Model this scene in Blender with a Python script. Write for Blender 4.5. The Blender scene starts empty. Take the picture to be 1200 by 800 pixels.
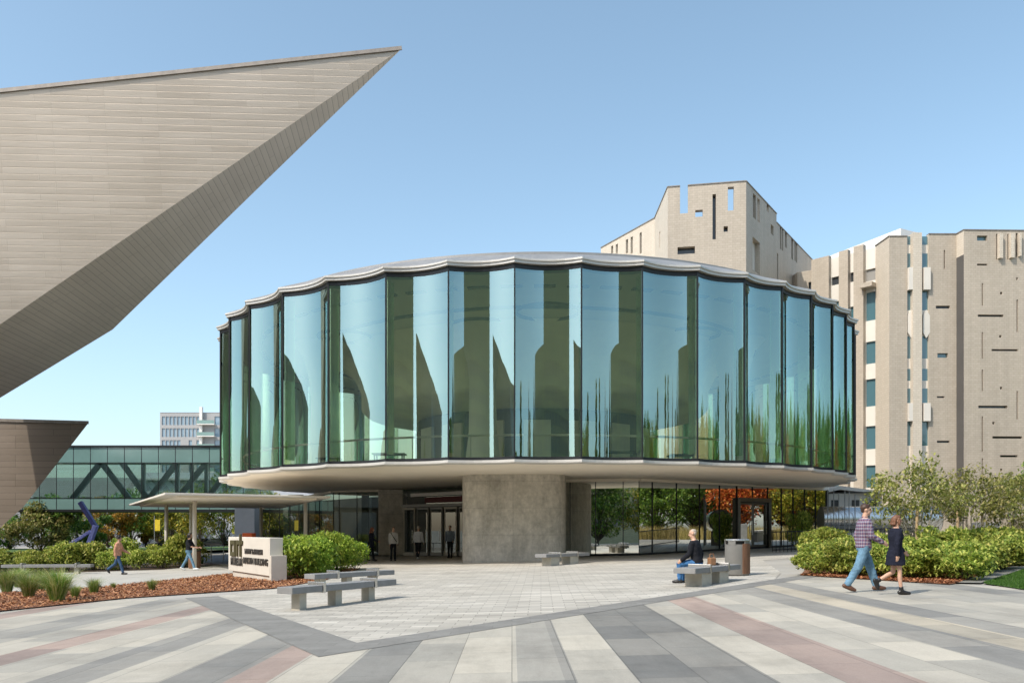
import bpy, bmesh, math, random
from mathutils import Vector, Matrix
R = math.radians
sc = bpy.context.scene
COL = sc.collection
random.seed(7)
F = 970.0                      # focal length in photo pixels (1200 wide), horizon row 620, camera 1.5 m up

# ------------------------------------------------------------------ measuring helpers
def slope(x):                  # the plaza falls gently towards the left
    return 0.027 * max(-45.0, min(26.0, x))
def gp(px, py):                # where a sight line meets the sloping plaza
    Y = 1.5 * F / ((py - 620) + .027 * (px - 600)); X = (px - 600) / F * Y
    return X, Y
def at(px, py, Y):             # a point at a known depth
    return Vector(((px - 600) / F * Y, Y, 1.5 + (620 - py) * Y / F))
def on_wall(px, py, p0, p1):   # (distance along wall, height) of a sight line on an upright wall
    t = (px - 600) / F
    dx, dy = p1[0] - p0[0], p1[1] - p0[1]
    k = (t * p0[1] - p0[0]) / (dx - t * dy)
    Y = p0[1] + k * dy
    return k * math.hypot(dx, dy), 1.5 + (620 - py) * Y / F

# ------------------------------------------------------------------ mesh builder
class MB:
    def __init__(s): s.v = []; s.f = []
    def add(s, vs, fs):
        b = len(s.v); s.v += [tuple(q) for q in vs]; s.f += [tuple(i + b for i in q) for q in fs]; return s
    def quad(s, a, b, c, d): return s.add([a, b, c, d], [(0, 1, 2, 3)])
    def box(s, c, d, rz=0.0, M=None):
        hx, hy, hz = d[0] / 2, d[1] / 2, d[2] / 2
        m = Matrix.Translation(Vector(c)) @ (M if M else Matrix.Rotation(rz, 4, 'Z'))
        vs = [m @ Vector((x * hx, y * hy, z * hz)) for x in (-1, 1) for y in (-1, 1) for z in (-1, 1)]
        return s.add(vs, [(0, 1, 3, 2), (4, 6, 7, 5), (0, 4, 5, 1), (2, 3, 7, 6), (0, 2, 6, 4), (1, 5, 7, 3)])
    def bar(s, a, b, w, h):    # square bar from a to b
        a = Vector(a); b = Vector(b); d = b - a; L = d.length; d.normalize()
        up = Vector((0, 0, 1)) if abs(d.z) < .95 else Vector((0, 1, 0))
        x = d.cross(up).normalized(); z = x.cross(d)
        M = Matrix((x, d, z)).transposed().to_4x4()
        return s.box((a + b) / 2, (w, L, h), M=M)
    def prism(s, poly, z0, z1):
        n = len(poly)
        f0 = z0 if callable(z0) else (lambda x, y: z0); f1 = z1 if callable(z1) else (lambda x, y: z1)
        A = sum(poly[i][0] * poly[(i + 1) % n][1] - poly[(i + 1) % n][0] * poly[i][1] for i in range(n))
        if A < 0: poly = poly[::-1]
        vs = [(x, y, f0(x, y)) for x, y in poly] + [(x, y, f1(x, y)) for x, y in poly]
        return s.add(vs, [tuple(range(n - 1, -1, -1)), tuple(range(n, 2 * n))] + [(i, (i + 1) % n, n + (i + 1) % n, n + i) for i in range(n)])
    def sheet(s, poly, zf):
        n = len(poly)
        A = sum(poly[i][0] * poly[(i + 1) % n][1] - poly[(i + 1) % n][0] * poly[i][1] for i in range(n))
        if A < 0: poly = poly[::-1]
        return s.add([(x, y, zf(x, y)) for x, y in poly], [tuple(range(n))])
    def tube(s, pts, rad, n=8, caps=True):
        pts = [Vector(p) for p in pts]; k = len(pts)
        if not hasattr(rad, '__len__'): rad = [rad] * k
        vs = []; ref = None
        for i, p in enumerate(pts):
            d = (pts[min(i + 1, k - 1)] - pts[max(i - 1, 0)]).normalized()
            if ref is None: ref = Vector((1, 0, 0)) if abs(d.x) < .8 else Vector((0, 1, 0))
            x = (ref - d * ref.dot(d)).normalized(); ref = x; y = d.cross(x)
            vs += [p + (x * math.cos(2 * math.pi * j / n) + y * math.sin(2 * math.pi * j / n)) * rad[i] for j in range(n)]
        fs = [(i * n + j, i * n + (j + 1) % n, (i + 1) * n + (j + 1) % n, (i + 1) * n + j) for i in range(k - 1) for j in range(n)]
        if caps: fs += [tuple(range(n - 1, -1, -1)), tuple(range((k - 1) * n, k * n))]
        return s.add(vs, fs)
    def lathe(s, prof, n=24, c=(0, 0, 0), a0=0, a1=360):
        full = abs(a1 - a0) >= 360; m = n if full else n + 1
        vs = [(c[0] + r * math.cos(R(a0 + (a1 - a0) * j / n)), c[1] + r * math.sin(R(a0 + (a1 - a0) * j / n)), c[2] + z) for r, z in prof for j in range(m)]
        fs = [(i * m + j, i * m + (j + 1) % m, (i + 1) * m + (j + 1) % m, (i + 1) * m + j) for i in range(len(prof) - 1) for j in range(n)]
        return s.add(vs, fs)
    def ball(s, c, r, n=12, M=None):
        if not hasattr(r, '__len__'): r = (r, r, r)
        h = n // 2; vs = []
        for i in range(1, h):
            for j in range(n):
                t = math.pi * i / h; p = 2 * math.pi * j / n
                vs.append(Vector((r[0] * math.sin(t) * math.cos(p), r[1] * math.sin(t) * math.sin(p), r[2] * math.cos(t))))
        vs += [Vector((0, 0, r[2])), Vector((0, 0, -r[2]))]
        if M: vs = [M @ q for q in vs]
        vs = [q + Vector(c) for q in vs]
        fs = [(i * n + j, (i + 1) * n + j, (i + 1) * n + (j + 1) % n, i * n + (j + 1) % n) for i in range(h - 2) for j in range(n)]
        fs += [((h - 1) * n, j, (j + 1) % n) for j in range(n)]
        fs += [((h - 1) * n + 1, (h - 2) * n + (j + 1) % n, (h - 2) * n + j) for j in range(n)]
        return s.add(vs, fs)
    def cone(s, a, ra, b, rb, n=12):   # rounded limb
        s.ball(a, ra, n); s.ball(b, rb, n); return s.tube([a, b], [ra, rb], n)
    def mesh(s, name, m, smooth=False, uv=True):
        me = bpy.data.meshes.new(name); me.from_pydata(s.v, [], s.f); me.update()
        if m: me.materials.append(m)
        if smooth: me.polygons.foreach_set('use_smooth', [True] * len(me.polygons))
        if uv:
            L = me.uv_layers.new(name='UVMap'); dat = [0.0] * (2 * len(me.loops)); V = me.vertices
            for p in me.polygons:
                nn = p.normal
                if abs(nn.z) > .97: t = Vector((1, 0, 0)); w = Vector((0, 1, 0))
                else: t = Vector((-nn.y, nn.x, 0)).normalized(); w = nn.cross(t)
                for li, vi in zip(p.loop_indices, p.vertices):
                    co = V[vi].co; dat[2 * li] = co.dot(t); dat[2 * li + 1] = co.dot(w)
            L.data.foreach_set('uv', dat)
        return me
    def build(s, name, m, parent=None, smooth=False, bevel=0, uv=True):
        o = bpy.data.objects.new(name, s.mesh(name, m, smooth, uv)); COL.objects.link(o)
        if parent: o.parent = parent
        if bevel:
            b = o.modifiers.new('Bevel', 'BEVEL'); b.width = bevel; b.segments = 2; b.limit_method = 'ANGLE'; b.angle_limit = R(40)
        return o
def tag(o, label=None, cat=None, group=None, kind=None):
    if label: o['label'] = label
    if cat: o['category'] = cat
    if group: o['group'] = group
    if kind: o['kind'] = kind
    return o
def thing(name, label, cat, loc=(0, 0, 0), rz=0, group=None):
    o = bpy.data.objects.new(name, None); COL.objects.link(o); o.location = loc; o.rotation_euler = (0, 0, rz)
    o.empty_display_size = .2
    return tag(o, label, cat, group)
def dup(root, loc, rz=0, scale=1.0, label=None, group=None):
    r = root.copy(); COL.objects.link(r); r.location = loc; r.rotation_euler = (0, 0, rz)
    r.scale = scale if hasattr(scale, '__len__') else (scale,) * 3
    tag(r, label, None, group)
    for ch in list(root.children):
        c = ch.copy(); COL.objects.link(c); c.parent = r
        for g in ch.children:
            d = g.copy(); COL.objects.link(d); d.parent = c
    return r

# ------------------------------------------------------------------ materials
class NT:
    def __init__(s, name):
        s.m = bpy.data.materials.new(name); s.m.use_nodes = True; s.t = s.m.node_tree
        for n in list(s.t.nodes): s.t.nodes.remove(n)
        s.out = s.n('ShaderNodeOutputMaterial')
    def n(s, typ, ins=None, **kw):
        q = s.t.nodes.new(typ)
        for k, v in kw.items(): setattr(q, k, v)
        for k, v in (ins or {}).items(): s.set(q.inputs[k], v)
        return q
    def set(s, sock, v):
        if isinstance(v, bpy.types.NodeSocket): s.t.links.new(v, sock)
        elif isinstance(v, bpy.types.Node): s.t.links.new(v.outputs[0], sock)
        elif hasattr(v, '__len__') and len(v) == 3 and sock.type == 'RGBA': sock.default_value = (*v, 1)
        else: sock.default_value = v
    def mix(s, f, a, b, blend='MIX'):
        q = s.n('ShaderNodeMix', data_type='RGBA', blend_type=blend)
        s.set(q.inputs[0], f); s.set(q.inputs[6], a); s.set(q.inputs[7], b); return q.outputs[2]
    def math(s, op, a, b=0.0, c=0.0):
        q = s.n('ShaderNodeMath', operation=op); s.set(q.inputs[0], a); s.set(q.inputs[1], b); s.set(q.inputs[2], c); return q.outputs[0]
    def ramp(s, fac, stops, interp='LINEAR'):
        q = s.n('ShaderNodeValToRGB'); q.color_ramp.interpolation = interp; e = q.color_ramp.elements
        while len(e) < len(stops): e.new(.5)
        for el, (p, c) in zip(e, stops): el.position = p; el.color = (*c, 1) if hasattr(c, '__len__') else (c, c, c, 1)
        s.set(q.inputs[0], fac); return q.outputs[0]
    def noise(s, scale, detail=4, rough=.6, vec=None):
        q = s.n('ShaderNodeTexNoise', {'Scale': scale, 'Detail': detail, 'Roughness': rough})
        s.set(q.inputs['Vector'], vec if vec else s.coord('Object')); return q.outputs[0]
    def coord(s, w): return s.n('ShaderNodeTexCoord').outputs[w]
    def bump(s, h, strength=.3, dist=.02):
        return s.n('ShaderNodeBump', {'Height': h, 'Strength': strength, 'Distance': dist}).outputs[0]
    def pbr(s, col, rough=.6, metal=0.0, normal=None, spec=.5, **kw):
        q = s.n('ShaderNodeBsdfPrincipled', {'Base Color': col, 'Roughness': rough, 'Metallic': metal, 'Specular IOR Level': spec})
        if normal: s.set(q.inputs['Normal'], normal)
        for k, v in kw.items(): s.set(q.inputs[k.replace('_', ' ')], v)
        return q
    def end(s, sh): s.set(s.out.inputs[0], sh); return s.m

def plain(name, c, rough=.6, metal=0.0, var=.18, scale=3.0, bscale=0, bstr=.2, spec=.5):
    k = NT(name); n1 = k.noise(scale, 6, .65)
    dark = tuple(x * (1 - var) for x in c); lite = tuple(min(1, x * (1 + var)) for x in c)
    col = k.ramp(n1, [(.3, dark), (.7, lite)])
    nm = k.bump(k.noise(bscale, 5), bstr, .01) if bscale else None
    rr = k.math('ADD', rough - .08, k.math('MULTIPLY', n1, .16))
    return k.end(k.pbr(col, rr, metal, nm, spec))

def bricks(name, c1, c2, cm, bw, bh, ms, rough=.8, off=.5, var=.12, bstr=.3, vec=None, metal=0.0, nscale=.5, k=None, spec=.3, streak=0):
    k = k or NT(name)
    q = k.n('ShaderNodeTexBrick', {'Color1': c1, 'Color2': c2, 'Mortar': cm, 'Scale': 1.0, 'Brick Width': bw, 'Row Height': bh,
            'Mortar Size': ms, 'Mortar Smooth': .1, 'Bias': 0.0}, offset=off, offset_frequency=2, squash=1.0)
    k.set(q.inputs['Vector'], vec if vec else k.coord('UV'))
    nz = k.noise(nscale, 5, .7); nf = k.ramp(nz, [(.25, 1 - var), (.75, 1 + var * .5)])
    col = k.mix(1.0, q.outputs[0], nf, 'MULTIPLY')
    fine = k.ramp(k.noise(14, 4), [(.3, .93), (.7, 1.05)]); col = k.mix(1.0, col, fine, 'MULTIPLY')
    if streak:
        mp = k.n('ShaderNodeMapping', {'Vector': k.coord('Object'), 'Scale': (1.6, 1.6, .06)})
        col = k.mix(1.0, col, k.ramp(k.noise(1.0, 5, .7, mp.outputs[0]), [(.3, 1 - streak), (.65, 1.0)]), 'MULTIPLY')
    nm = k.bump(k.math('SUBTRACT', 1.0, q.outputs[1]), bstr, .01)
    return k.end(k.pbr(col, rough, metal, nm, spec))

def foliage(name, cols, trans=.35):
    k = NT(name); g = k.n('ShaderNodeNewGeometry'); r = g.outputs['Random Per Island']
    oi = k.n('ShaderNodeObjectInfo').outputs['Random']
    col = k.ramp(r, [(i / (len(cols) - 1), c) for i, c in enumerate(cols)])
    hs = k.n('ShaderNodeHueSaturation', {'Color': col, 'Value': k.math('ADD', .85, k.math('MULTIPLY', oi, .3)), 'Hue': k.math('ADD', .49, k.math('MULTIPLY', oi, .02))})
    d = k.pbr(hs.outputs[0], .5, spec=.35); t = k.n('ShaderNodeBsdfTranslucent', {'Color': hs.outputs[0]})
    m = k.n('ShaderNodeMixShader', {0: trans, 1: d, 2: t}); return k.end(m)

def glass(name, tcol, gcol, base, k_fres=.6, rough=0.0, wav=0.0):
    k = NT(name)
    lw = k.n('ShaderNodeFresnel', {'IOR': 1.5}).outputs[0]
    fac = k.math('MINIMUM', k.math('ADD', base, k.math('MULTIPLY', lw, k_fres)), 1.0)
    t = k.n('ShaderNodeBsdfTransparent', {'Color': tcol})
    g = k.n('ShaderNodeBsdfGlossy', {'Color': gcol, 'Roughness': rough})
    if wav: k.set(g.inputs['Normal'], k.bump(k.noise(.45, 2), wav, .2))
    return k.end(k.n('ShaderNodeMixShader', {0: fac, 1: t, 2: g}))

M = {}
# ground
def stripes():
    k = NT('plaza_stone_stripes')
    L = (.45, .425, .37); D = (.285, .276, .255); MG = (.34, .328, .298); P = (.372, .292, .255); DD = (.232, .226, .21); Be = (.46, .415, .335)
    st = [(-16, L), (-13.2, D), (-12.3, L), (-10.9, P), (-10.2, L), (-8.85, MG), (-7.71, L), (-6.93, P), (-6.35, L), (-5.26, D), (-4.52, L), (-3.78, D), (-3.1, P), (-2.53, L),
          (-1.89, D), (-1.25, L), (-.05, MG), (.41, D), (.58, L), (1.2, DD), (2.45, L), (3.07, P), (3.69, L), (4.97, D), (5.6, Be), (6.2, D), (6.8, L), (9.2, D), (10.0, L), (12.4, P), (13.1, L)]
    ob = k.coord('Object'); sx = k.n('ShaderNodeSeparateXYZ', {0: ob})
    col = k.ramp(k.math('DIVIDE', k.math('ADD', sx.outputs[0], 16.0), 30.0), [((x + 16) / 30, c) for x, c in st], 'CONSTANT')
    sw = k.n('ShaderNodeCombineXYZ', {0: sx.outputs[1], 1: sx.outputs[0]})
    q = k.n('ShaderNodeTexBrick', {'Vector': sw, 'Color1': (.78, .79, .80), 'Color2': (1.14, 1.12, 1.08), 'Mortar': (.56, .56, .55), 'Scale': 1.0, 'Brick Width': 1.45, 'Row Height': .62,
            'Mortar Size': .0055, 'Mortar Smooth': .2, 'Bias': 0.0}, offset=.37, offset_frequency=2)
    col = k.mix(1.0, col, q.outputs[0], 'MULTIPLY')
    col = k.mix(1.0, col, k.ramp(k.noise(.55, 6, .7), [(.28, (.74, .735, .725)), (.5, (.98, .98, .97)), (.7, (1.07, 1.07, 1.06))]), 'MULTIPLY')
    col = k.mix(1.0, col, k.ramp(k.noise(60, 3, .8), [(.3, (.86, .86, .86)), (.7, (1.08, 1.08, 1.08))]), 'MULTIPLY')
    # trodden-in spots
    mp2 = k.n('ShaderNodeMapping', {'Vector': ob, 'Scale': (2.2, .35, 1)}).outputs[0]; col = k.mix(1.0, col, k.ramp(k.noise(1.1, 5, .75, mp2), [(.3, .87), (.55, 1.02)]), 'MULTIPLY')
    v = k.n('ShaderNodeTexVoronoi', {'Vector': ob, 'Scale': 1.7}); col = k.mix(1.0, col, k.ramp(v.outputs[0], [(.012, .62), (.04, 1.0)]), 'MULTIPLY')
    nm = k.bump(k.math('ADD', k.math('MULTIPLY', q.outputs[1], -1.0), k.math('MULTIPLY', k.noise(90, 3), .3)), .35, .006)
    return k.end(k.pbr(col, k.ramp(k.noise(1.5, 4), [(.3, .55), (.7, .8)]), 0, nm, .35))
M['stripes'] = stripes()
def pavers():
    k = NT('plaza_small_pavers')
    ob = k.coord('Object')
    mp = k.n('ShaderNodeMapping', {'Vector': ob, 'Rotation': (0, 0, R(2.0))}).outputs[0]
    q = k.n('ShaderNodeTexBrick', {'Vector': mp, 'Color1': (.40, .38, .335), 'Color2': (.54, .515, .455), 'Mortar': (.30, .285, .255), 'Scale': 1.0, 'Brick Width': .46, 'Row Height': .24,
            'Mortar Size': .009, 'Mortar Smooth': .2, 'Bias': .15}, offset=.5, offset_frequency=2)
    sy = k.n('ShaderNodeSeparateXYZ', {0: mp}).outputs[1]
    row = k.n('ShaderNodeTexWhiteNoise', {'W': k.math('FLOOR', k.math('DIVIDE', sy, .24))}, noise_dimensions='1D').outputs[0]
    col = k.mix(1.0, q.outputs[0], k.ramp(row, [(0, .84), (1, 1.08)]), 'MULTIPLY')
    col = k.mix(1.0, col, k.ramp(k.noise(.4, 6, .7), [(.3, (.86, .85, .83)), (.65, (1.05, 1.05, 1.05))]), 'MULTIPLY')
    col = k.mix(1.0, col, k.ramp(k.noise(40, 3, .8), [(.3, .9), (.7, 1.06)]), 'MULTIPLY')
    nm = k.bump(k.math('MULTIPLY', q.outputs[1], -1.0), .4, .008)
    return k.end(k.pbr(col, .75, 0, nm, .3))
M['pavers'] = pavers()
M['band'] = bricks('band_stone', (.21, .205, .19), (.255, .25, .232), (.17, .167, .155), .6, .3, .004, .7, nscale=1.2, var=.2, vec=None)
M['ground'] = plain('ground_concrete', (.36, .345, .31), .85, var=.15, scale=.3, bscale=20)
M['path'] = bricks('path_concrete', (.44, .43, .39), (.48, .465, .42), (.25, .24, .22), 1.5, 1.5, .012, .8, off=0, nscale=.6)
M['asphalt'] = plain('asphalt', (.075, .075, .078), .85, var=.25, scale=1.2, bscale=60)
M['kerb'] = plain('kerb_stone', (.40, .385, .35), .8, var=.15, scale=2)
M['mulch'] = plain('mulch_base', (.20, .085, .04), .95, var=.5, scale=9, bscale=30, bstr=.8)
M['soil'] = plain('soil', (.07, .045, .03), .95, var=.5, scale=6, bscale=20, bstr=.6)
M['lawn'] = plain('lawn_base', (.055, .11, .022), .95, var=.35, scale=2.5, bscale=40, bstr=.5)
# building
M['titanium'] = None
def titanium(name, c1, c2, bw, bh, rough=.42, metal=.55, seam=.6):
    k = NT(name)
    uv = k.coord('UV')
    wob = k.n('ShaderNodeTexBrick', {'Vector': uv, 'Color1': c1, 'Color2': c2, 'Mortar': tuple(x * seam for x in c1), 'Scale': 1.0, 'Brick Width': bw, 'Row Height': bh,
            'Mortar Size': .018, 'Mortar Smooth': .3, 'Bias': 0.0}, offset=.31, offset_frequency=3)
    rowg = k.math('FRACT', k.math('DIVIDE', k.n('ShaderNodeSeparateXYZ', {0: uv}).outputs[1], bh))
    col = k.mix(1.0, wob.outputs[0], k.ramp(rowg, [(0, .955), (.25, 1.0), (1, 1.025)]), 'MULTIPLY')
    col = k.mix(1.0, col, k.ramp(k.noise(.12, 4), [(.3, (.9, .89, .87)), (.7, (1.06, 1.06, 1.06))]), 'MULTIPLY')
    mp = k.n('ShaderNodeMapping', {'Vector': uv, 'Scale': (.35, 2.2, 1)})
    h = k.math('ADD', k.math('MULTIPLY', k.noise(1.0, 3, .5, mp.outputs[0]), .5), k.math('MULTIPLY', wob.outputs[1], -.25))
    return k.end(k.pbr(col, rough, metal, k.bump(h, .32, .08), .4))
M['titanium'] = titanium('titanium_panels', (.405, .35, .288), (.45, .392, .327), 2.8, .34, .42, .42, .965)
M['titanium_underlit'] = titanium('titanium_soffit_panels', (.53, .475, .41), (.57, .512, .44), 5.0, .34, .5, .35, .65)  # paler copy of the panels; ground bounce painted into the prow underside
M['titanium_shaded'] = titanium('titanium_shaded_panels', (.225, .182, .143), (.265, .216, .172), 4.0, .46, .45, .4, .7)  # darker copy of the panels; shade on the lower wing painted in
M['coping'] = plain('coping_metal', (.25, .22, .19), .5, .3)
M['white_metal'] = plain('white_metal', (.74, .71, .66), .45, .0, var=.05, scale=1)
M['lip'] = plain('pale_lip_metal', (.56, .54, .50), .4, .2, var=.06, scale=1)
def roofmat():
    k = NT('zinc_roof'); q = k.n('ShaderNodeTexBrick', {'Vector': k.coord('UV'), 'Color1': (.40, .40, .395), 'Color2': (.46, .455, .44), 'Mortar': (.25, .25, .25), 'Scale': 1.0, 'Brick Width': .55, 'Row Height': 3.0, 'Mortar Size': .03}, offset=0)
    return k.end(k.pbr(k.mix(1.0, q.outputs[0], k.ramp(k.noise(.8, 4), [(.3, .85), (.7, 1.1)]), 'MULTIPLY'), .5, .3, k.bump(q.outputs[1], .5, .03)))
M['roof'] = roofmat(); M['zinc'] = plain('zinc_sheet', (.30, .30, .295), .5, .3, var=.12, scale=1.2)
M['soffit'] = plain('soffit_panels', (.88, .80, .67), .65, var=.06, scale=.35, bscale=0)
M['drum_glass'] = glass('fluted_glass', (.92, .97, .78), (.70, .98, .96), .29, .95, wav=.022)
M['dark_glass'] = glass('lobby_glass', (.30, .40, .36), (.97, 1.0, .95), .74, .5)
M['entry_glass'] = glass('entry_glass', (.35, .42, .36), (.7, .75, .7), .12, .8)
M['bridge_glass'] = glass('bridge_glass', (.80, .93, .88), (.62, .84, .80), .33, .8)
M['fin'] = glass('glass_fin', (.74, .86, .70), (.85, .98, .85), .45, .5, .2)
M['spandrel'] = plain('spandrel_glass', (.09, .16, .15), .12, .0, var=.1, scale=.5, spec=.8)
M['frame'] = plain('dark_frame', (.022, .024, .026), .4, .3, var=.1)
M['steel_frame'] = plain('bronze_frame', (.16, .15, .13), .4, .5, var=.1)
M['truss'] = plain('truss_steel', (.85, .88, .84), .5, .2, var=.08)
M['ceiling'] = plain('inner_ceiling', (.88, .86, .68), .8, var=.06, scale=.3)
M['floor_in'] = plain('inner_floor', (.62, .56, .42), .5, var=.15, scale=1)
M['core_in'] = plain('inner_wall', (.86, .82, .60), .8, var=.12, scale=.4)
M['core_opening_shade'] = plain('inner_opening_shade', (.10, .09, .065), .7, var=.3, scale=.5)  # dark tone stands in for the unlit openings of the core
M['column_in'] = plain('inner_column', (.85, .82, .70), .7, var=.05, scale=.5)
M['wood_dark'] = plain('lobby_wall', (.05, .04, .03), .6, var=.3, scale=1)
M['lobby_pale'] = plain('lobby_counter', (.4, .38, .34), .6)
def concrete():
    k = NT('board_concrete'); ob = k.coord('Object')
    mp = k.n('ShaderNodeMapping', {'Vector': ob, 'Scale': (1.2, 1.2, .35)})
    a = k.ramp(k.noise(.9, 8, .72, mp.outputs[0]), [(.28, (.36, .335, .29)), (.5, (.57, .53, .46)), (.72, (.74, .69, .61))])
    b = k.ramp(k.noise(3.5, 8, .75), [(.35, (.74, .74, .74)), (.62, (1.08, 1.08, 1.08))])
    q = k.n('ShaderNodeTexBrick', {'Vector': k.coord('UV'), 'Color1': (1, 1, 1), 'Color2': (.93, .93, .93), 'Mortar': (.75, .75, .75), 'Scale': 1.0, 'Brick Width': 3.0, 'Row Height': 1.25, 'Mortar Size': .012}, offset=.0)
    col = k.mix(1.0, k.mix(1.0, a, b, 'MULTIPLY'), q.outputs[0], 'MULTIPLY')
    return k.end(k.pbr(col, .8, 0, k.bump(k.noise(12, 6, .7), .3, .01), .3))
M['concrete'] = concrete()
M['pale_concrete'] = plain('pale_concrete', (.56, .52, .45), .8, var=.10, scale=1.5, bscale=30, bstr=.2)
M['tile'] = bricks('tower_tile', (.47, .405, .322), (.515, .447, .36), (.39, .335, .27), .42, .20, .012, .6, nscale=.10, var=.12, bstr=.25, spec=.4, streak=.14)
M['tile_pale_lit'] = bricks('tower_tile_pale_lit', (.60, .53, .43), (.64, .57, .47), (.50, .44, .36), .42, .20, .012, .6, nscale=.10, var=.07, bstr=.2, streak=.08)  # fins' own pale tile; on left-facing walls it paints in sunlight
M['white_panel'] = plain('white_panel', (.66, .62, .55), .6, var=.06, scale=.4)
M['slit'] = plain('slit_glass', (.045, .05, .055), .15, 0, var=.2)
M['tower_glass'] = NT('tower_glass'); M['tower_glass'] = M['tower_glass'].end(M['tower_glass'].pbr((.07, .16, .19), .05, 0, None, 1.0, Coat_Weight=.6))
M['grey_panel'] = plain('grey_panel', (.26, .25, .23), .6, var=.08, scale=.4)
M['bridge_spandrel'] = plain('bridge_spandrel', (.17, .28, .255), .12, 0, var=.1, scale=.3, spec=.8)
M['pier'] = plain('pier_concrete', (.62, .62, .63), .8, var=.1, scale=.8)
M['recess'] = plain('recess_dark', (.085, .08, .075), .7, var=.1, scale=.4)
M['apart_glass'] = plain('apartment_glass', (.22, .31, .38), .15, 0, var=.2, scale=.2, spec=.8)
M['apart'] = plain('apartment_render', (.36, .355, .35), .7, var=.08, scale=.2)
M['bldg_grey'] = plain('grey_render', (.27, .27, .285), .8, var=.08, scale=.2)
M['bldg_pale'] = plain('pale_render', (.46, .48, .52), .8, var=.08, scale=.2)
M['olive_wall'] = bricks('olive_brick', (.42, .40, .25), (.50, .47, .30), (.34, .32, .20), .5, .16, .01, .85, nscale=.2)
M['sign_stone'] = plain('sign_stone', (.62, .585, .51), .8, var=.06, scale=1.2, bscale=40, bstr=.15)
M['blue_shaded'] = plain('blue_steel_shaded', (.06, .06, .22), .45, 0, var=.08)  # upper beam's copy of the blue steel, shade painted in
# furniture
M['bench_slab'] = plain('bench_grey_stone', (.235, .235, .232), .6, var=.12, scale=4, bscale=50)
M['bench_leg'] = plain('bench_leg_stone', (.50, .46, .38), .75, var=.12, scale=5, bscale=40)
M['steel'] = plain('brushed_steel', (.62, .61, .58), .28, .9, var=.06, scale=6)
M['mirror_steel'] = plain('polished_steel', (.60, .60, .58), .27, 1.0, var=.05, scale=2)
M['bin_grey'] = plain('bin_grey_metal', (.235, .23, .215), .5, .4, var=.08, scale=5)
def woodmat():
    k = NT('bin_wood'); mp = k.n('ShaderNodeMapping', {'Vector': k.coord('Object'), 'Scale': (14, 14, 1)})
    return k.end(k.pbr(k.ramp(k.noise(1.5, 5, .6, mp.outputs[0]), [(.3, (.13, .065, .035)), (.7, (.25, .13, .075))]), .6))
M['wood'] = woodmat()
M['black_metal'] = plain('black_metal', (.025, .025, .027), .45, .4)
M['grey_metal'] = plain('grey_metal', (.3, .3, .3), .5, .5)
M['blue_steel_lit'] = plain('blue_steel_lit', (.40, .40, .82), .45, 0, var=.08)  # lower members' copy of the blue steel, sunlight painted in
M['orange'] = plain('orange_paint', (.70, .13, .035), .5, 0, var=.08)
M['yellow'] = plain('yellow_cloth', (.75, .55, .03), .7)
M['letter'] = plain('bronze_letter', (.085, .075, .03), .5, .2, var=.15)
M['letter_dark'] = plain('dark_letter', (.035, .03, .025), .5, .1)
M['timber'] = plain('timber_stake', (.45, .32, .18), .8)
M['bark'] = plain('bark', (.12, .095, .07), .9, var=.35, scale=8, bscale=20, bstr=.6)
M['bark_pale'] = plain('bark_pale', (.48, .43, .36), .85, var=.3, scale=8, bscale=20, bstr=.5)
M['leaf_hedge'] = foliage('leaf_hedge', [(.10, .15, .03), (.22, .31, .05), (.36, .44, .08), (.52, .56, .12), (.66, .62, .18)], .42)
M['leaf_bright'] = foliage('leaf_bright', [(.11, .21, .03), (.26, .39, .05), (.42, .54, .075), (.58, .64, .13)], .42)
M['leaf_olive'] = foliage('leaf_olive', [(.10, .13, .03), (.21, .25, .055), (.32, .34, .085), (.42, .40, .13), (.48, .41, .17)])
M['leaf_green'] = foliage('leaf_green', [(.065, .135, .028), (.13, .24, .045), (.23, .36, .06), (.34, .44, .085)])
M['leaf_yellow'] = foliage('leaf_yellow', [(.09, .15, .02), (.24, .30, .035), (.44, .40, .05), (.56, .46, .06)])
M['leaf_red'] = foliage('leaf_red', [(.25, .05, .02), (.52, .10, .03), (.60, .18, .04), (.58, .29, .06)])
M['leaf_orange'] = foliage('leaf_orange', [(.12, .16, .03), (.45, .27, .045), (.60, .33, .05), (.34, .31, .05)])
M['blade'] = foliage('grass_blade', [(.70, .64, .40), (.42, .46, .16), (0.078, 0.186, 0.023), (0.171, 0.310, 0.046), (0.295, 0.403, 0.078), (0.542, 0.465, 0.186)], .3)
M['gold_grass'] = foliage('gold_grass', [(.30, .24, .08), (.42, .33, .12), (.25, .22, .06)], .3)
M['lawn_blade'] = foliage('lawn_blade', [(.03, .08, .012), (.06, .14, .02), (.10, .19, .03)], .3)
M['chip'] = foliage('mulch_chip', [(.09, .034, .017), (.26, .10, .042), (.42, .18, .075), (.52, .27, .14)], 0.0)

# ------------------------------------------------------------------ world, sun, camera
SUN = Vector((-.72, -.60, 1.0)).normalized()
elev = math.asin(SUN.z); az = math.atan2(SUN.x, SUN.y)
w = bpy.data.worlds.new('World'); sc.world = w; w.use_nodes = True
nt = w.node_tree; bg = nt.nodes['Background']
sky = nt.nodes.new('ShaderNodeTexSky'); sky.sky_type = 'NISHITA'; sky.sun_disc = False
sky.sun_elevation = elev; sky.sun_rotation = az; sky.altitude = 200; sky.air_density = 1.0; sky.dust_density = 2.2; sky.ozone_density = 1.6
hsv = nt.nodes.new('ShaderNodeHueSaturation'); hsv.inputs['Saturation'].default_value = .92; hsv.inputs['Value'].default_value = 1.8; hsv.inputs['Hue'].default_value = .483
nt.links.new(sky.outputs[0], hsv.inputs['Color']); nt.links.new(hsv.outputs[0], bg.inputs[0]); bg.inputs[1].default_value = .14
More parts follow.
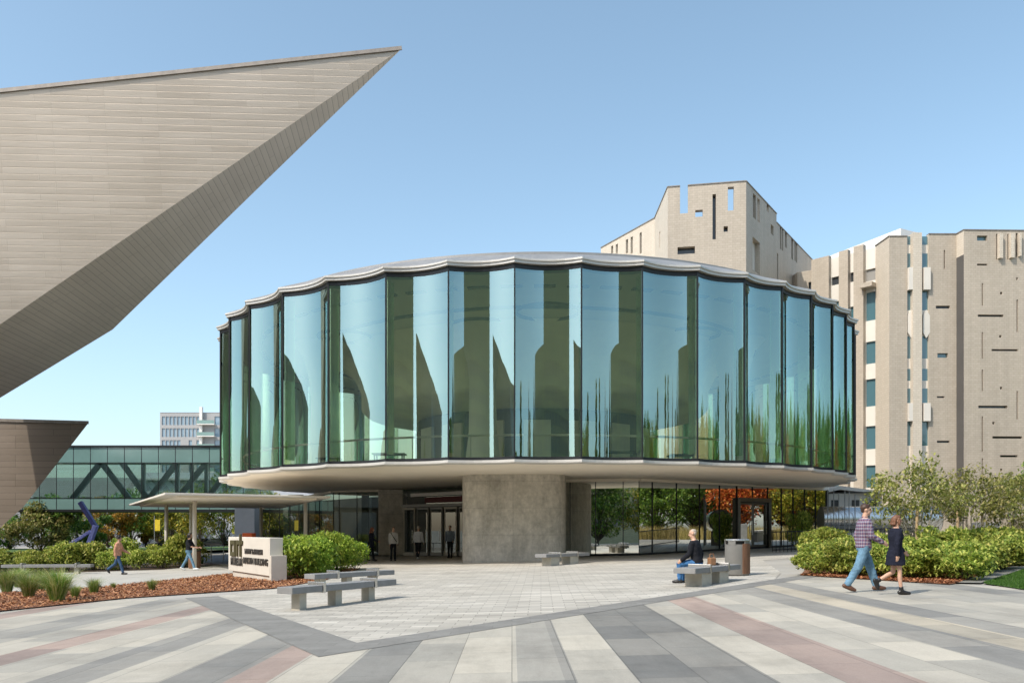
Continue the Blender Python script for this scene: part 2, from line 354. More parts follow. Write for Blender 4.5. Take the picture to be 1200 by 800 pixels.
ld = bpy.data.lights.new('sun', 'SUN'); ld.energy = 4.0; ld.angle = R(.5); ld.color = (1.0, .93, .82)
lo = bpy.data.objects.new('sun', ld); COL.objects.link(lo); lo.rotation_euler = (-SUN).to_track_quat('-Z', 'Y').to_euler(); lo.location = (-30, -25, 45)
cd = bpy.data.cameras.new('camera'); cam = bpy.data.objects.new('camera', cd); COL.objects.link(cam); sc.camera = cam
cam.location = (0, 0, 1.5); cam.rotation_euler = (R(90), 0, 0)
cd.sensor_width = 36; cd.lens = F / 1200 * 36; cd.shift_y = 220 / 1200; cd.clip_end = 3000; cd.clip_start = .1
sc.view_settings.view_transform = 'Standard'; sc.view_settings.look = 'None'; sc.view_settings.exposure = 0; sc.view_settings.gamma = 1
sc.cycles.max_bounces = 10; sc.cycles.transparent_max_bounces = 24; sc.cycles.caustics_reflective = False; sc.cycles.caustics_refractive = False

# ------------------------------------------------------------------ setting: ground and paving
xs = [-1500, -45, 26, 1500]
g = MB()
for i in range(3):
    a, b = xs[i], xs[i + 1]
    g.quad((a, -1500, slope(a) - .008), (b, -1500, slope(b) - .008), (b, 1500, slope(b) - .008), (a, 1500, slope(a) - .008))
tag(g.build('ground', M['ground'], uv=False), kind='structure')
zs = lambda d: (lambda x, y: slope(x) + d)
V0 = (-2.37, 10.15)                          # point of the V where the dark bands meet
VL, VR = (-7.95, 20.3), (6.75, 21.35)
plaza = [(-16, -6), (14, -6), (14, 17.0), (10.2, 17.9), (9.3, 21.0), (8.0, 22.6), VR, V0, VL, (-9.9, 20.9), (-11.3, 17.8), (-16, 15.3)]
tag(MB().sheet(plaza, zs(0)).build('plaza_paving', M['stripes'], uv=False), kind='structure')
inner = [V0, VR, (8.0, 24.6), (10, 33), (22, 40), (25, 58), (-14, 58), (-13.2, 44), (-12, 36), (-6.4, 24.2), VL]
tag(MB().sheet(inner, zs(.0025)).build('entrance_paving', M['pavers'], uv=False), kind='structure')
def band(a, b, wd, d, mb):
    a = Vector(a); b = Vector(b); t = (b - a).normalized(); n = Vector((-t.y, t.x)) * wd
    mb.sheet([tuple(a), tuple(b), tuple(b + n), tuple(a + n)], zs(d))
bA, bV, bB = Vector((-8.2, 20.75)), Vector(V0), Vector((9.3, 23.6))
tl, tr_ = (bV - bA).normalized(), (bB - bV).normalized(); nl, nr_ = Vector((-tl.y, tl.x)) * .80, Vector((-tr_.y, tr_.x)) * .62
pL, pR = bV + nl, bV + nr_; dd_ = tl.x * tr_.y - tl.y * tr_.x; kk = ((pR.x - pL.x) * tr_.y - (pR.y - pL.y) * tr_.x) / dd_; bI = pL + tl * kk
for q in ([bA, bV, bI, bA + nl], [bV, bB, bB + nr_, bI]):
    tag(MB().sheet([tuple(c) for c in q], zs(.005)).build('paving_band', M['band']), kind='structure')
path = [(-44, 30), (-26, 24), (-15.4, 24.8), (-13.2, 26.7), (-11.6, 33.6), (-12, 36), (-13.2, 44), (-16.6, 46), (-17, 40.2), (-26, 39), (-44, 39)]
tag(MB().sheet(path, zs(.002)).build('walkway', M['path']), kind='structure')
road = [(-42, 50), (-15, 46.5), (-13.5, 58), (-25, 72), (-42, 72)]
tag(MB().sheet(road, zs(.006)).build('driveway', M['asphalt'], uv=False), kind='structure')
kb = MB(); kb.bar((-42, 72.2, slope(-42) + .05), (-25, 72.2, slope(-25) + .05), .3, .13)
tag(kb.build('kerb', M['kerb']), kind='structure')
tag(MB().sheet([(-46, 73), (-20, 73), (-20, 77), (-46, 77)], zs(.03)).build('sidewalk', M['path']), kind='structure')
tag(MB().sheet([(-90, 80), (-10, 80), (-10, 100), (-90, 100)], lambda x, y: slope(x) + .02).build('far_lawn', M['lawn'], uv=False), kind='structure')
tag(MB().sheet([(-160, 104), (0, 104), (0, 118), (-160, 118)], lambda x, y: slope(x) + .01).build('street', M['asphalt'], uv=False), kind='structure')
BED_L = [(-26, 12.5), (-16, 15.6), (-11.3, 18.1), (-9.9, 21.2), (-6.7, 23.6), (-6.1, 27), (-6.4, 35), (-8.6, 36.5), (-9.6, 32.8), (-11.4, 33.2), (-13.1, 26.4), (-15.3, 24.5), (-26, 23.6)]
tag(MB().sheet(BED_L, zs(.02)).build('mulch_bed', M['mulch'], uv=False), kind='structure')
tag(MB().sheet([(-44, 39.4), (-26, 39.4), (-17.1, 40.6), (-16.2, 46), (-18, 49), (-44, 49)], zs(.012)).build('hedge_bed', M['soil'], uv=False), kind='structure')
BED_R = [(8.0, 23.0), (9.75, 18.45), (10.1, 18.75), (13.9, 23.5), (22, 31.6), (26, 37), (12.6, 37), (10.6, 31), (9.0, 25.4)]
tag(MB().sheet(BED_R, zs(.02)).build('shrub_bed', M['mulch'], uv=False), kind='structure')
bs = MB()
for a, b in (((10.45, 18.45), (14.4, 23.2)), ((14.4, 23.2), (27, 36.0))): band(a, b, .55, .03, bs)
tag(bs.build('stone_edging', M['band']), kind='structure')
LAWN = [(10.5, 18.45), (10.3, 16.6), (13.0, 16.0), (30, 21), (30, 37), (27.2, 36.0), (14.45, 23.15)]
tag(MB().sheet(LAWN, zs(.02)).build('lawn', M['lawn'], uv=False), kind='structure')
def inside(p, poly):
    x, y = p; r = False
    for i in range(len(poly)):
        (x1, y1), (x2, y2) = poly[i], poly[i - 1]
        if (y1 > y) != (y2 > y) and x < (x2 - x1) * (y - y1) / (y2 - y1) + x1: r = not r
    return r
def scatter(poly, n, rng):
    bx = [min(p[0] for p in poly), max(p[0] for p in poly)]; by = [min(p[1] for p in poly), max(p[1] for p in poly)]; out = []
    while len(out) < n:
        p = (rng.uniform(*bx), rng.uniform(*by))
        if inside(p, poly): out.append(p)
    return out
rg = random.Random(3)
gb = MB()
for x, y in scatter([(10.5, 18.45), (10.3, 16.6), (13, 16.0), (16, 19), (17, 25.6), (14.45, 23.15)], 42000, rg):
    a = rg.uniform(0, 6.28); h = rg.uniform(.035, .075); wd = .007; dx, dy = math.cos(a) * wd, math.sin(a) * wd; z = slope(x) + .018
    lx, ly = rg.uniform(-.03, .03), rg.uniform(-.03, .03)
    gb.add([(x - dx, y - dy, z), (x + dx, y + dy, z), (x + lx, y + ly, z + h)], [(0, 1, 2)])
tag(gb.build('lawn_grass', M['lawn_blade'], uv=False), 'short mown green grass of the lawn at the lower right', 'grass', kind='stuff')
def chips(poly, n, name, label):
    mb = MB()
    for x, y in scatter(poly, n, rg):
        z = slope(x) + .022 + rg.uniform(0, .045); q = Matrix.Rotation(rg.uniform(0, 6.28), 3, 'Z') @ Matrix.Rotation(rg.uniform(-.6, .6), 3, 'X') @ Matrix.Rotation(rg.uniform(-.6, .6), 3, 'Y')
        l, wd = rg.uniform(.018, .05), rg.uniform(.008, .02)
        mb.add([Vector((x, y, z)) + q @ Vector(c) for c in ((-l, -wd, 0), (l, -wd * .6, 0), (l * .9, wd, .008), (-l * .8, wd * .8, 0))], [(0, 1, 2, 3)])
    tag(mb.build(name, M['chip'], uv=False), label, 'mulch', kind='stuff')
chips(BED_L, 46000, 'bark_mulch', 'rust brown bark mulch of the left bed in front of the sign')
chips([(8.0, 23.0), (9.75, 18.45), (10.1, 18.75), (13.9, 23.5), (13.4, 24.6), (10.0, 20.4), (9.0, 23)], 9000, 'bark_mulch', 'rust brown bark mulch along the right shrub bed')
# ------------------------------------------------------------------ glass pavilion
CX, CY, RAD = 1.4, 51.7, 18.5
ZB, ZT = 4.30, 12.20
ANG = [-67, -57.7, -48.7, -39.4, -30.2, -21, -12.4, -4, 4.3, 12.1, 19.8, 27.3, 34.5, 41.5, 48.4, 55, 62]
nb = 27; ANG += [62 + (360 - 67 - 62) * (i + 1) / nb for i in range(nb)]       # round the back, ends at 293 = -67
def pa(a, r=RAD): return Vector((CX + r * math.sin(R(a)), CY - r * math.cos(R(a)), 0))
def scallop(a0, a1, off=0.0, n=16):
    A, B = pa(a0), pa(a1); ch = (B - A).length; mid = (A + B) / 2; inn = (Vector((CX, CY, 0)) - mid).normalized(); out = []
    for i in range(n + 1):
        t = i / n; p = A.lerp(B, t) + inn * (.125 * ch * 4 * t * (1 - t)); c = (p - Vector((CX, CY, 0))).normalized()
        out.append(p + c * off)
    return out
def ring(off, n=8):
    r = []
    for i in range(len(ANG) - 1): r += scallop(ANG[i], ANG[i + 1], off, n)[:-1]
    return r
def loop_strip(mb, rows):       # rows: list of equally long closed point loops
    n = len(rows[0]); vs = [p for r in rows for p in r]
    mb.add(vs, [(k * n + i, k * n + (i + 1) % n, (k + 1) * n + (i + 1) % n, (k + 1) * n + i) for k in range(len(rows) - 1) for i in range(n)])
def zed(pts, z): return [Vector((p.x, p.y, z)) for p in pts]
pav = thing('glass_pavilion', 'round two-storey pavilion wrapped in tall concave panels of green-blue glass', 'building', (0, 0, 0))
for i in range(len(ANG) - 1):
    s = scallop(ANG[i], ANG[i + 1]); mb = MB()
    zz = [ZB + .10, ZT - .12]
    vs = [(p.x, p.y, z) for z in zz for p in s]; n = len(s)
    mb.add(vs, [(j, j + 1, n + j + 1, n + j) for j in range(n - 1)])
    mb.build('glass_panel', M['drum_glass'], pav, smooth=True, uv=False)
    a = ANG[i]; P = pa(a, RAD + .03); Q = pa(a, RAD - .07)
    MB().bar((P.x, P.y, ZB + .05), (P.x, P.y, ZT - .05), .06, .10).build('mullion', M['frame'], pav)
    f = MB(); P = pa(a, RAD - .10); Q = pa(a, RAD - .62)
    t = (P - Q).normalized(); nn = Vector((-t.y, t.x, 0)) * .018
    f.prism([tuple((P + nn)[:2]), tuple((P - nn)[:2]), tuple((Q - nn)[:2]), tuple((Q + nn)[:2])], ZB + .35, ZT - .3)
    f.build('glass_fin', M['fin'], pav)
# roof edge, fascia, roof
mb = MB(); r0 = ring(.05); r1 = ring(.20); r2 = ring(.26); ri = ring(-.5)
loop_strip(mb, [zed(ri, ZT - .02), zed(r1, ZT - .02), zed(r1, ZT + .08), zed(r2, ZT + .095), zed(r2, ZT + .165), zed(r1, ZT + .19)])
mb.build('roof_fascia', M['lip'], pav, smooth=False)
nR = len(ring(0)); 
def circ(r, z):
    pts = []
    for p in ring(0):
        c = (p - Vector((CX, CY, 0))).normalized(); pts.append(Vector((CX + c.x * r, CY + c.y * r, z)))
    return pts
mb = MB(); loop_strip(mb, [zed(r1, ZT + .188), circ(RAD - 1.0, ZT + .66), circ(RAD - 1.75, ZT + .90)])
mb.build('roof', M['zinc'], pav)
mb = MB(); loop_strip(mb, [circ(RAD - 1.70, ZT + .88), circ(RAD - 1.70, ZT + 1.0), circ(RAD - 2.0, ZT + 1.0), circ(RAD - 2.05, ZT + .8)])
mb.add([tuple(p) for p in circ(RAD - 2.05, ZT + .8)], [tuple(range(nR))]); mb.build('roof_curb', M['zinc'], pav)
mb = MB(); loop_strip(mb, [zed(ring(-.08), ZT - .20), zed(ring(.035), ZT - .20), zed(ring(.035), ZT - .025), zed(ring(-.08), ZT - .025)])
mb.build('head_frame', M['frame'], pav)
mb = MB(); loop_strip(mb, [zed(ring(-.08), ZB + .02), zed(ring(.035), ZB + .02), zed(ring(.035), ZB + .14), zed(ring(-.08), ZB + .14)])
mb.build('sill_frame', M['frame'], pav)
mb = MB(); r3 = ring(.14); loop_strip(mb, [zed(ring(-.3), ZB + .01), zed(r3, ZB + .01), zed(r3, ZB - .10), zed(ring(.02), ZB - .16), zed(ring(-.1), ZB - .16)])
mb.build('floor_lip', M['lip'], pav)
mb = MB(); loop_strip(mb, [zed(ring(0), ZB - .165), circ(RAD - 1.2, ZB - .23), circ(RAD - 4, ZB - .26), circ(RAD - 9, ZB - .2)])
mb.add([tuple(p) for p in circ(RAD - 9, ZB - .2)], [tuple(range(nR))]); mb.build('soffit', M['soffit'], pav, smooth=True, uv=False)
# inside
mb = MB(); mb.add([tuple(p) for p in zed(ring(-.06), ZB + .14)], [tuple(range(nR))]); mb.build('upper_floor', M['floor_in'], pav, uv=False)
mb = MB(); mb.add([tuple(p) for p in zed(ring(-.06), ZT - .30)], [tuple(range(nR))]); mb.build('ceiling', M['ceiling'], pav, uv=False)
mb = MB()
for i in range(72):
    a = i * 5.0; P = pa(a - 1.6, RAD - 2.1); Q = pa(a + 1.6, RAD - 2.1); mb.bar((P.x, P.y, ZT - .33), (Q.x, Q.y, ZT - .33), .26, .06)
mb.build('ceiling_slots', M['frame'], pav)
for (x, y, r) in ((-1.5, 42.4, 1.75), (1.7, 39.4, 1.5), (1.4, 51.7, 13.2), (-9, 44.5, 1.4), (9.5, 44, 1.5)):
    pts = [(x + r * math.cos(2 * math.pi * j / 64), y + r * math.sin(2 * math.pi * j / 64), ZT - .36) for j in range(65)]
    MB().tube(pts, .085, 6, False).build('ceiling_ring', M['frame'], pav)
MB().lathe([(7.4, ZB + .15), (7.4, ZB + 4.0)], 64, (CX, CY + 1.5, 0)).build('inner_core', M['core_opening_shade'], pav, smooth=True, uv=False)
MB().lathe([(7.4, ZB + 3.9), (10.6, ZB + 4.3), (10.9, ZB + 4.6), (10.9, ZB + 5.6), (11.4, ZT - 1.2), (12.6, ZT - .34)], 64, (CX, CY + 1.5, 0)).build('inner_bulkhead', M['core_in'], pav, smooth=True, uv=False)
for a in range(-80, 90, 20):
    P = pa(a, 7.45); MB().box((P.x, P.y + 1.5, ZB + 1.7), (1.5, .2, 3.1), R(a)).build('inner_panel', M['column_in'] if (a // 20) % 3 == 0 else M['floor_in'], pav)
for (x, y) in ((-1.5, 42.4), (-10.6, 46.5), (12.2, 45.6)):
    MB().lathe([(.95, ZB + .15), (.72, ZB + 2.2), (.68, ZB + 4.6), (.8, ZT - 2.2), (1.15, ZT - .9), (1.7, ZT - .34)], 28, (x, y, 0)).build('inner_column', M['column_in'], pav, smooth=True, uv=False)
mb = MB()
for z in (ZB + 1.12,): mb.tube([p for p in circ(RAD - 1.15, z)] + [circ(RAD - 1.15, z)[0]], .05, 6, False)
for a in ANG: P = pa(a + 2, RAD - 1.15); mb.tube([(P.x, P.y, ZB + .15), (P.x, P.y, ZB + 1.1)], .02, 5)
mb.build('handrail', M['column_in'], pav)
for (x, y, sx, sy, sz) in ((-6, 40.5, 1.6, .9, .75), (5.2, 39.5, 1.6, .9, .75), (8.4, 41.2, 1.2, 1.2, .75), (-9.5, 43, 1.2, .9, .75)):
    t = MB().box((x, y, ZB + .15 + sz - .03), (sx, sy, .06))
    for a in (-1, 1):
        for b in (-1, 1): t.box((x + a * sx * .42, y + b * sy * .4, ZB + .15 + (sz - .06) / 2), (.06, .06, sz - .06))
    t.build('inner_table', M['wood_dark'], pav)
# ground floor: rounded concrete core
mb = MB(); n = 160; prof = []
for z in (slope(0) - .1, 1.0, 2.5, ZB - .24):
    prof.append([(0.10 + 2.52 * math.copysign(abs(math.cos(t)) ** .34, math.cos(t)), 42.4 + 4.0 * math.copysign(abs(math.sin(t)) ** .34, math.sin(t)), z) for t in [2 * math.pi * j / n for j in range(n)]])
vs = [p for r in prof for p in r]
mb.add(vs, [(k * n + j, k * n + (j + 1) % n, (k + 1) * n + (j + 1) % n, (k + 1) * n + j) for k in range(3) for j in range(n)])
mb.build('concrete_core', M['concrete'], pav, smooth=True)
mb = MB().box((-7.75, 53.8, 1.95), (1.62, 1.6, 4.2)); mb.build('entrance_pillar', M['concrete'], pav, bevel=.02)
def storefront(p0, p1, z0, zt0, zt1, cuts, mat, skip=(), mull=.024, trans=None):
    p0 = Vector((*p0, 0)); p1 = Vector((*p1, 0)); d = (p1 - p0); L = d.length; d.normalize()
    cs = [0] + cuts + [1]
    for i in range(len(cs) - 1):
        a = p0.lerp(p1, cs[i]); b = p0.lerp(p1, cs[i + 1]); za = zt0 + (zt1 - zt0) * cs[i]; zb = zt0 + (zt1 - zt0) * cs[i + 1]
        if i in skip: continue
        q = MB(); a2 = a + d * mull * .4; b2 = b - d * mull * .4
        q.quad((a2.x, a2.y, slope(a2.x) + z0), (b2.x, b2.y, slope(b2.x) + z0), (b2.x, b2.y, zb - .02), (a2.x, a2.y, za - .02)); q.build('glass_pane', mat, pav)
    mb = MB()
    for c in cs:
        a = p0.lerp(p1, c); mb.bar((a.x, a.y, slope(a.x)), (a.x, a.y, zt0 + (zt1 - zt0) * c), mull, .12)
    zb = slope(p0.x) + z0 / 2; mb.bar((p0.x, p0.y, slope(p0.x) + z0 * .5), (p1.x, p1.y, slope(p1.x) + z0 * .5), .14, z0 + .02)
    if trans: mb.bar((p0.x, p0.y, trans), (p1.x, p1.y, trans), .05, .05)
    mb.build('storefront_frame', M['frame'], pav)
    hb = MB().bar((p0.x, p0.y - .05, zt0 + .09), (p1.x, p1.y - .05, zt1 + .09), .3, .22); hb.build('storefront_head', M['soffit'], pav)
P0, P1, P2 = (6.5, 42.4), (19.9, 52.4), (2.55, 43.4)
storefront(P2, P0, .10, 3.98, 3.98, [.12, .45, .80], M['dark_glass'])
storefront(P0, P1, .10, 3.98, 3.98, [.06, .17, .28, .38, .47, .555, .64, .72, .79, .86, .93], M['dark_glass'], skip=(5, 6))
# glazed side door in the right hand front
dd = Vector((P1[0] - P0[0], P1[1] - P0[1], 0)).normalized(); pd0 = Vector((*P0, 0)).lerp(Vector((*P1, 0)), .47); pd1 = Vector((*P0, 0)).lerp(Vector((*P1, 0)), .64)
fr = MB(); nn = Vector((dd.y, -dd.x, 0))
for a in (pd0, pd1): fr.bar(a + nn * .12 + Vector((0, 0, slope(a.x))), a + nn * .12 + Vector((0, 0, 3.3)), .16, .3)
fr.bar(pd0 + nn * .12 + Vector((0, 0, 3.2)), pd1 + nn * .12 + Vector((0, 0, 3.2)), .28, .22)
fr.build('portal_frame', M['steel_frame'], pav)
def door(a, b, ztop, mat, fm=M['steel_frame']):
    d = (b - a).normalized(); q = MB(); zz = slope((a.x + b.x) / 2) + .03
    for p in (a + d * .05, b - d * .05): q.bar((p.x, p.y, zz), (p.x, p.y, ztop), .09, .07)
    for z, h in ((zz + .1, .2), (ztop - .06, .12)): q.bar((a.x, a.y, z), (b.x, b.y, z), .07, h)
    o = q.build('door', fm, pav)
    g_ = MB().quad((a.x + d.x * .1, a.y + d.y * .1, zz + .2), (b.x - d.x * .1, b.y - d.y * .1, zz + .2), (b.x - d.x * .1, b.y - d.y * .1, ztop - .12), (a.x + d.x * .1, a.y + d.y * .1, ztop - .12)); g_.build('door_glass', mat, o)
    h = b - d * .16; MB().bar((h.x + d.y * .09, h.y - d.x * .09, zz + .8), (h.x + d.y * .09, h.y - d.x * .09, zz + 1.6), .035, .035).build('handle', M['steel'], o)
mid = pd0.lerp(pd1, .5)
door(pd0 + dd * .1, mid, 3.05, M['dark_glass']); door(mid, pd1 - dd * .1, 3.05, M['dark_glass'])
MB().quad((pd0.x, pd0.y, 3.25), (pd1.x, pd1.y, 3.25), (pd1.x, pd1.y, 3.98), (pd0.x, pd0.y, 3.98)).build('glass_pane', M['dark_glass'], pav)
# recessed entrance: glass bays and doors
storefront((-24.5, 80.5), (-11.9, 55.2), .08, 3.45, 3.95, [.18, .34, .5, .62, .74, .86], M['entry_glass'])
storefront((-11.9, 55.2), (-8.6, 54.2), .08, 3.98, 3.98, [.12, .5], M['entry_glass'])
e0, e1 = Vector((-6.95, 52.6, 0)), Vector((-2.3, 48.6, 0)); ed = (e1 - e0).normalized()
for i in range(5):
    door(e0.lerp(e1, i / 5 + .012), e0.lerp(e1, (i + 1) / 5 - .012), 2.85, M['entry_glass'], M['pale_concrete'] if i in (0, 3) else M['steel_frame'])
tr = MB().bar((e0.x, e0.y, 2.98), (e1.x, e1.y, 2.98), .2, .18); tr.build('door_head', M['steel_frame'], pav)
MB().quad((e0.x, e0.y, 3.08), (e1.x, e1.y, 3.08), (e1.x, e1.y, 4.0), (e0.x, e0.y, 4.0)).build('glass_pane', M['entry_glass'], pav)
k0 = e0.lerp(e1, .2) + Vector((ed.y, -ed.x, 0)) * .4; k1 = e0.lerp(e1, .95) + Vector((ed.y, -ed.x, 0)) * .4
MB().bar((k0.x, k0.y, 3.62), (k1.x, k1.y, 3.66), .08, .20).build('entrance_name_strip', M['lip'], pav)
MB().bar((k0.x + .9, k0.y - .3, 3.30), (k1.x, k1.y + .05, 3.32), .05, .34).build('entrance_banner', plain('banner_red', (.10, .02, .018), .7), pav)
# lobby enclosure behind the glass
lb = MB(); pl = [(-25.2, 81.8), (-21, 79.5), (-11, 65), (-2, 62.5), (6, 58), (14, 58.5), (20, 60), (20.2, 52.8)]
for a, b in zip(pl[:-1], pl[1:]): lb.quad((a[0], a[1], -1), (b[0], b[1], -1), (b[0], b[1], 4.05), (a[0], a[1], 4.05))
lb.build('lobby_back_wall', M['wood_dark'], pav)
for (x, y) in ((-14.5, 62), (-17, 67.5), (-20.6, 75.5), (-10.2, 57.6)):
    MB().box((x, y, 1.6), (.45, .45, 4.6)).build('lobby_column', M['lobby_pale'], pav)
MB().box((4.2, 47.4, .7), (1.6, .8, 1.1)).build('lobby_counter', M['lobby_pale'], pav, bevel=.02)
MB().box((12.5, 52.5, .9), (2.4, .8, 1.1)).build('lobby_counter', M['lobby_pale'], pav, bevel=.02)

# ------------------------------------------------------------------ entrance canopy
cn = thing('entrance_canopy', 'thin pale flat canopy on slim posts left of the entrance', 'canopy')
c0 = [(-14.9, 35.5), (-8.6, 39.2), (-15.5, 56.5), (-24.0, 51.8)]
MB().prism(c0, lambda x, y: 2.98, lambda x, y: 3.08).build('roof_slab', M['white_panel'], cn, bevel=.02)
MB().prism([(-14.6, 36.2), (-9.3, 39.4), (-15.6, 55.7), (-23.2, 51.6)], 2.90, 2.977).build('soffit', M['soffit'], cn)
for (px, Y) in ((195, 47), (228, 40.5), (224, 45), (358, 43), (306, 52)):
    x = (px - 600) / F * Y; MB().tube([(x, Y, slope(x)), (x, Y, 2.92)], .10, 12).build('post', M['white_panel'], cn, smooth=True)

# ------------------------------------------------------------------ wall panels with real openings
def wall(name, parent, mat, p0, p1, z0, z1, holes=(), depth=.35, back=False, gl=None, wname='window'):
    d = Vector((p1[0] - p0[0], p1[1] - p0[1], 0)); L = d.length; d.normalize(); inn = Vector((-d.y, d.x, 0)); P = Vector((p0[0], p0[1], 0))
    hs = [(max(0, h[0]), min(L, h[1]), max(z0, h[2]), min(z1, h[3]), h[4] if len(h) > 4 else gl) for h in holes if h[1] > 0 and h[0] < L]
    us = sorted({0, L, *[h[0] for h in hs], *[h[1] for h in hs]}); vs_ = sorted({z0, z1, *[h[2] for h in hs], *[h[3] for h in hs]})
    mb = MB(); pt = lambda u, z, k=0.0: P + d * u + inn * k + Vector((0, 0, z))
    for i in range(len(us) - 1):
        run = None
        for j in range(len(vs_) - 1):
            cu, cv = (us[i] + us[i + 1]) / 2, (vs_[j] + vs_[j + 1]) / 2
            hole = any(h[0] < cu < h[1] and h[2] < cv < h[3] for h in hs)
            if not hole:
                if run is None: run = vs_[j]
            if (hole or j == len(vs_) - 2) and run is not None:
                top = vs_[j] if hole else vs_[j + 1]
                mb.quad(pt(us[i], run), pt(us[i + 1], run), pt(us[i + 1], top), pt(us[i], top))
                if back: mb.quad(pt(us[i + 1], run, depth), pt(us[i], run, depth), pt(us[i], top, depth), pt(us[i + 1], top, depth))
                run = None
    for h in hs:
        u0, u1, a, b = h[:4]
        mb.quad(pt(u0, a), pt(u0, a, depth), pt(u0, b, depth), pt(u0, b)); mb.quad(pt(u1, a, depth), pt(u1, a), pt(u1, b), pt(u1, b, depth))
        mb.quad(pt(u0, a), pt(u1, a), pt(u1, a, depth), pt(u0, a, depth))
        if b < z1 - .01: mb.quad(pt(u0, b, depth), pt(u1, b, depth), pt(u1, b), pt(u0, b))
    if back:
        mb.quad(pt(0, z0), pt(0, z1), pt(0, z1, depth), pt(0, z0, depth)); mb.quad(pt(L, z1), pt(L, z0), pt(L, z0, depth), pt(L, z1, depth))
        for i in range(len(us) - 1):
            cu = (us[i] + us[i + 1]) / 2
            if not any(h[0] < cu < h[1] and h[3] > z1 - .01 for h in hs): mb.quad(pt(us[i], z1), pt(us[i + 1], z1), pt(us[i + 1], z1, depth), pt(us[i], z1, depth))
    o = mb.build(name, mat, parent)
    for h in hs:
        if h[4] is not None:
            MB().quad(pt(h[0], h[2], depth - .06), pt(h[1], h[2], depth - .06), pt(h[1], h[3], depth - .06), pt(h[0], h[3], depth - .06)).build(wname, h[4], o)
    # coping
    return o
def holes_px(lst, p0, p1, gl):
    out = []
    for q in lst:
        x0, x1, y0, y1 = q[:4]; u0, za = on_wall(x0, y1, p0, p1); u1, _ = on_wall(x1, y1, p0, p1)
        um, zt = on_wall((x0 + x1) / 2, y0, p0, p1); _, zb = on_wall((x0 + x1) / 2, y1, p0, p1)
        out.append((u0, u1, zb, zt, q[4] if len(q) > 4 else gl))
    return out
def coping(par, p0, p1, z, dpt=.5):
    d = Vector((p1[0] - p0[0], p1[1] - p0[1], 0)).normalized(); inn = Vector((-d.y, d.x, 0)); a = Vector((*p0, 0)) + inn * (dpt / 2 - .06); b = Vector((*p1, 0)) + inn * (dpt / 2 - .06)
    MB().bar((a.x, a.y, z + .04), (b.x, b.y, z + .04), dpt, .08).build('coping', M['coping'], par)
tw = thing('castle_tower', 'tan tiled castle-like museum tower with slit windows behind the glass pavilion', 'building', (0, 0, 0))
sl = M['slit']
a0, a1 = (13.4, 71.2), (19.8, 70.0)
wall('front_wall', tw, M['tile'], a0, a1, 0, 30.9, holes_px([(796.9, 806.2, 205, 250, None), (814.8, 823.5, 246, 254, None), (835, 839, 227.5, 280.5, sl), (853, 860, 219, 246.7, None),
     (848, 853, 265, 271.6, sl), (794, 814.4, 289, 297.5, sl)], a0, a1, sl), .55, True)
b0, b1 = (13.5, 78.3), (13.4, 71.2)
wall('side_wall', tw, M['tile_pale_lit'], b0, b1, 0, 30.9, [(2.6, 3.1, 27.2, 28.6, sl), (1.2, 1.7, 24, 25.4, sl), (4.6, 5.0, 22.5, 24.5, sl)], .5, True)
b0, b1 = (9.3, 86.6), (13.5, 78.3)
wall('side_wall', tw, M['tile_pale_lit'], b0, b1, 0, 30.9, holes_px([(716, 718.5, 288, 297, sl), (721.6, 724, 286, 297, sl), (733.3, 736, 280.5, 297, sl), (739, 741.5, 277.5, 297, sl), (749.5, 752, 272.5, 297, sl)], b0, b1, sl), .4, True)
c0_, c1_ = (19.8, 70.0), (24.7, 77.28); d0, d1 = c1_, (33.0, 89.6)
wall('side_wall', tw, M['tile'], c0_, c1_, 0, 30.9, holes_px([(882.5, 886, 228, 256, sl), (887.5, 890.5, 233, 260.5, None), (898.5, 901, 240, 248, None), (882, 890.5, 281, 319, M['white_panel']), (903.3, 906.5, 264, 275, M['white_panel'])], c0_, c1_, sl), .5, True)
wall('side_wall', tw, M['tile'], d0, d1, 0, 30.1, holes_px([(914, 915.8, 265, 292, sl), (916.5, 917.8, 267, 294, sl), (920, 922, 270, 290, sl), (927.3, 929.5, 278, 304, sl), (931, 932.5, 281, 306, sl), (932.8, 934.3, 282, 308, sl), (910.5, 912, 297, 331, sl)], d0, d1, sl), .5, True)
MB().add([(9.3, 86.6, 27.0), (13.5, 78.4, 27.0), (13.9, 71.7, 27.0), (19.6, 70.6, 27.0), (33, 89.8, 27), (20, 100, 27.0)], [(0, 1, 2, 3, 4, 5)]).build('roof', M['roof'], tw)
for p, q, z in ((a1, c1_, 30.9), (d0, d1, 30.1), ((9.3, 86.6), (13.5, 78.3), 30.9), ((13.5, 78.3), (13.4, 71.2), 30.9)): coping(tw, p, q, z)
u0 = on_wall(797, 240, a0, a1)[0]; u1 = on_wall(806, 240, a0, a1)[0]; dv = (Vector((*a1, 0)) - Vector((*a0, 0))).normalized()
coping(tw, a0, tuple((Vector((*a0, 0)) + dv * u0)[:2]), 30.9); coping(tw, tuple((Vector((*a0, 0)) + dv * u1)[:2]), a1, 30.9)
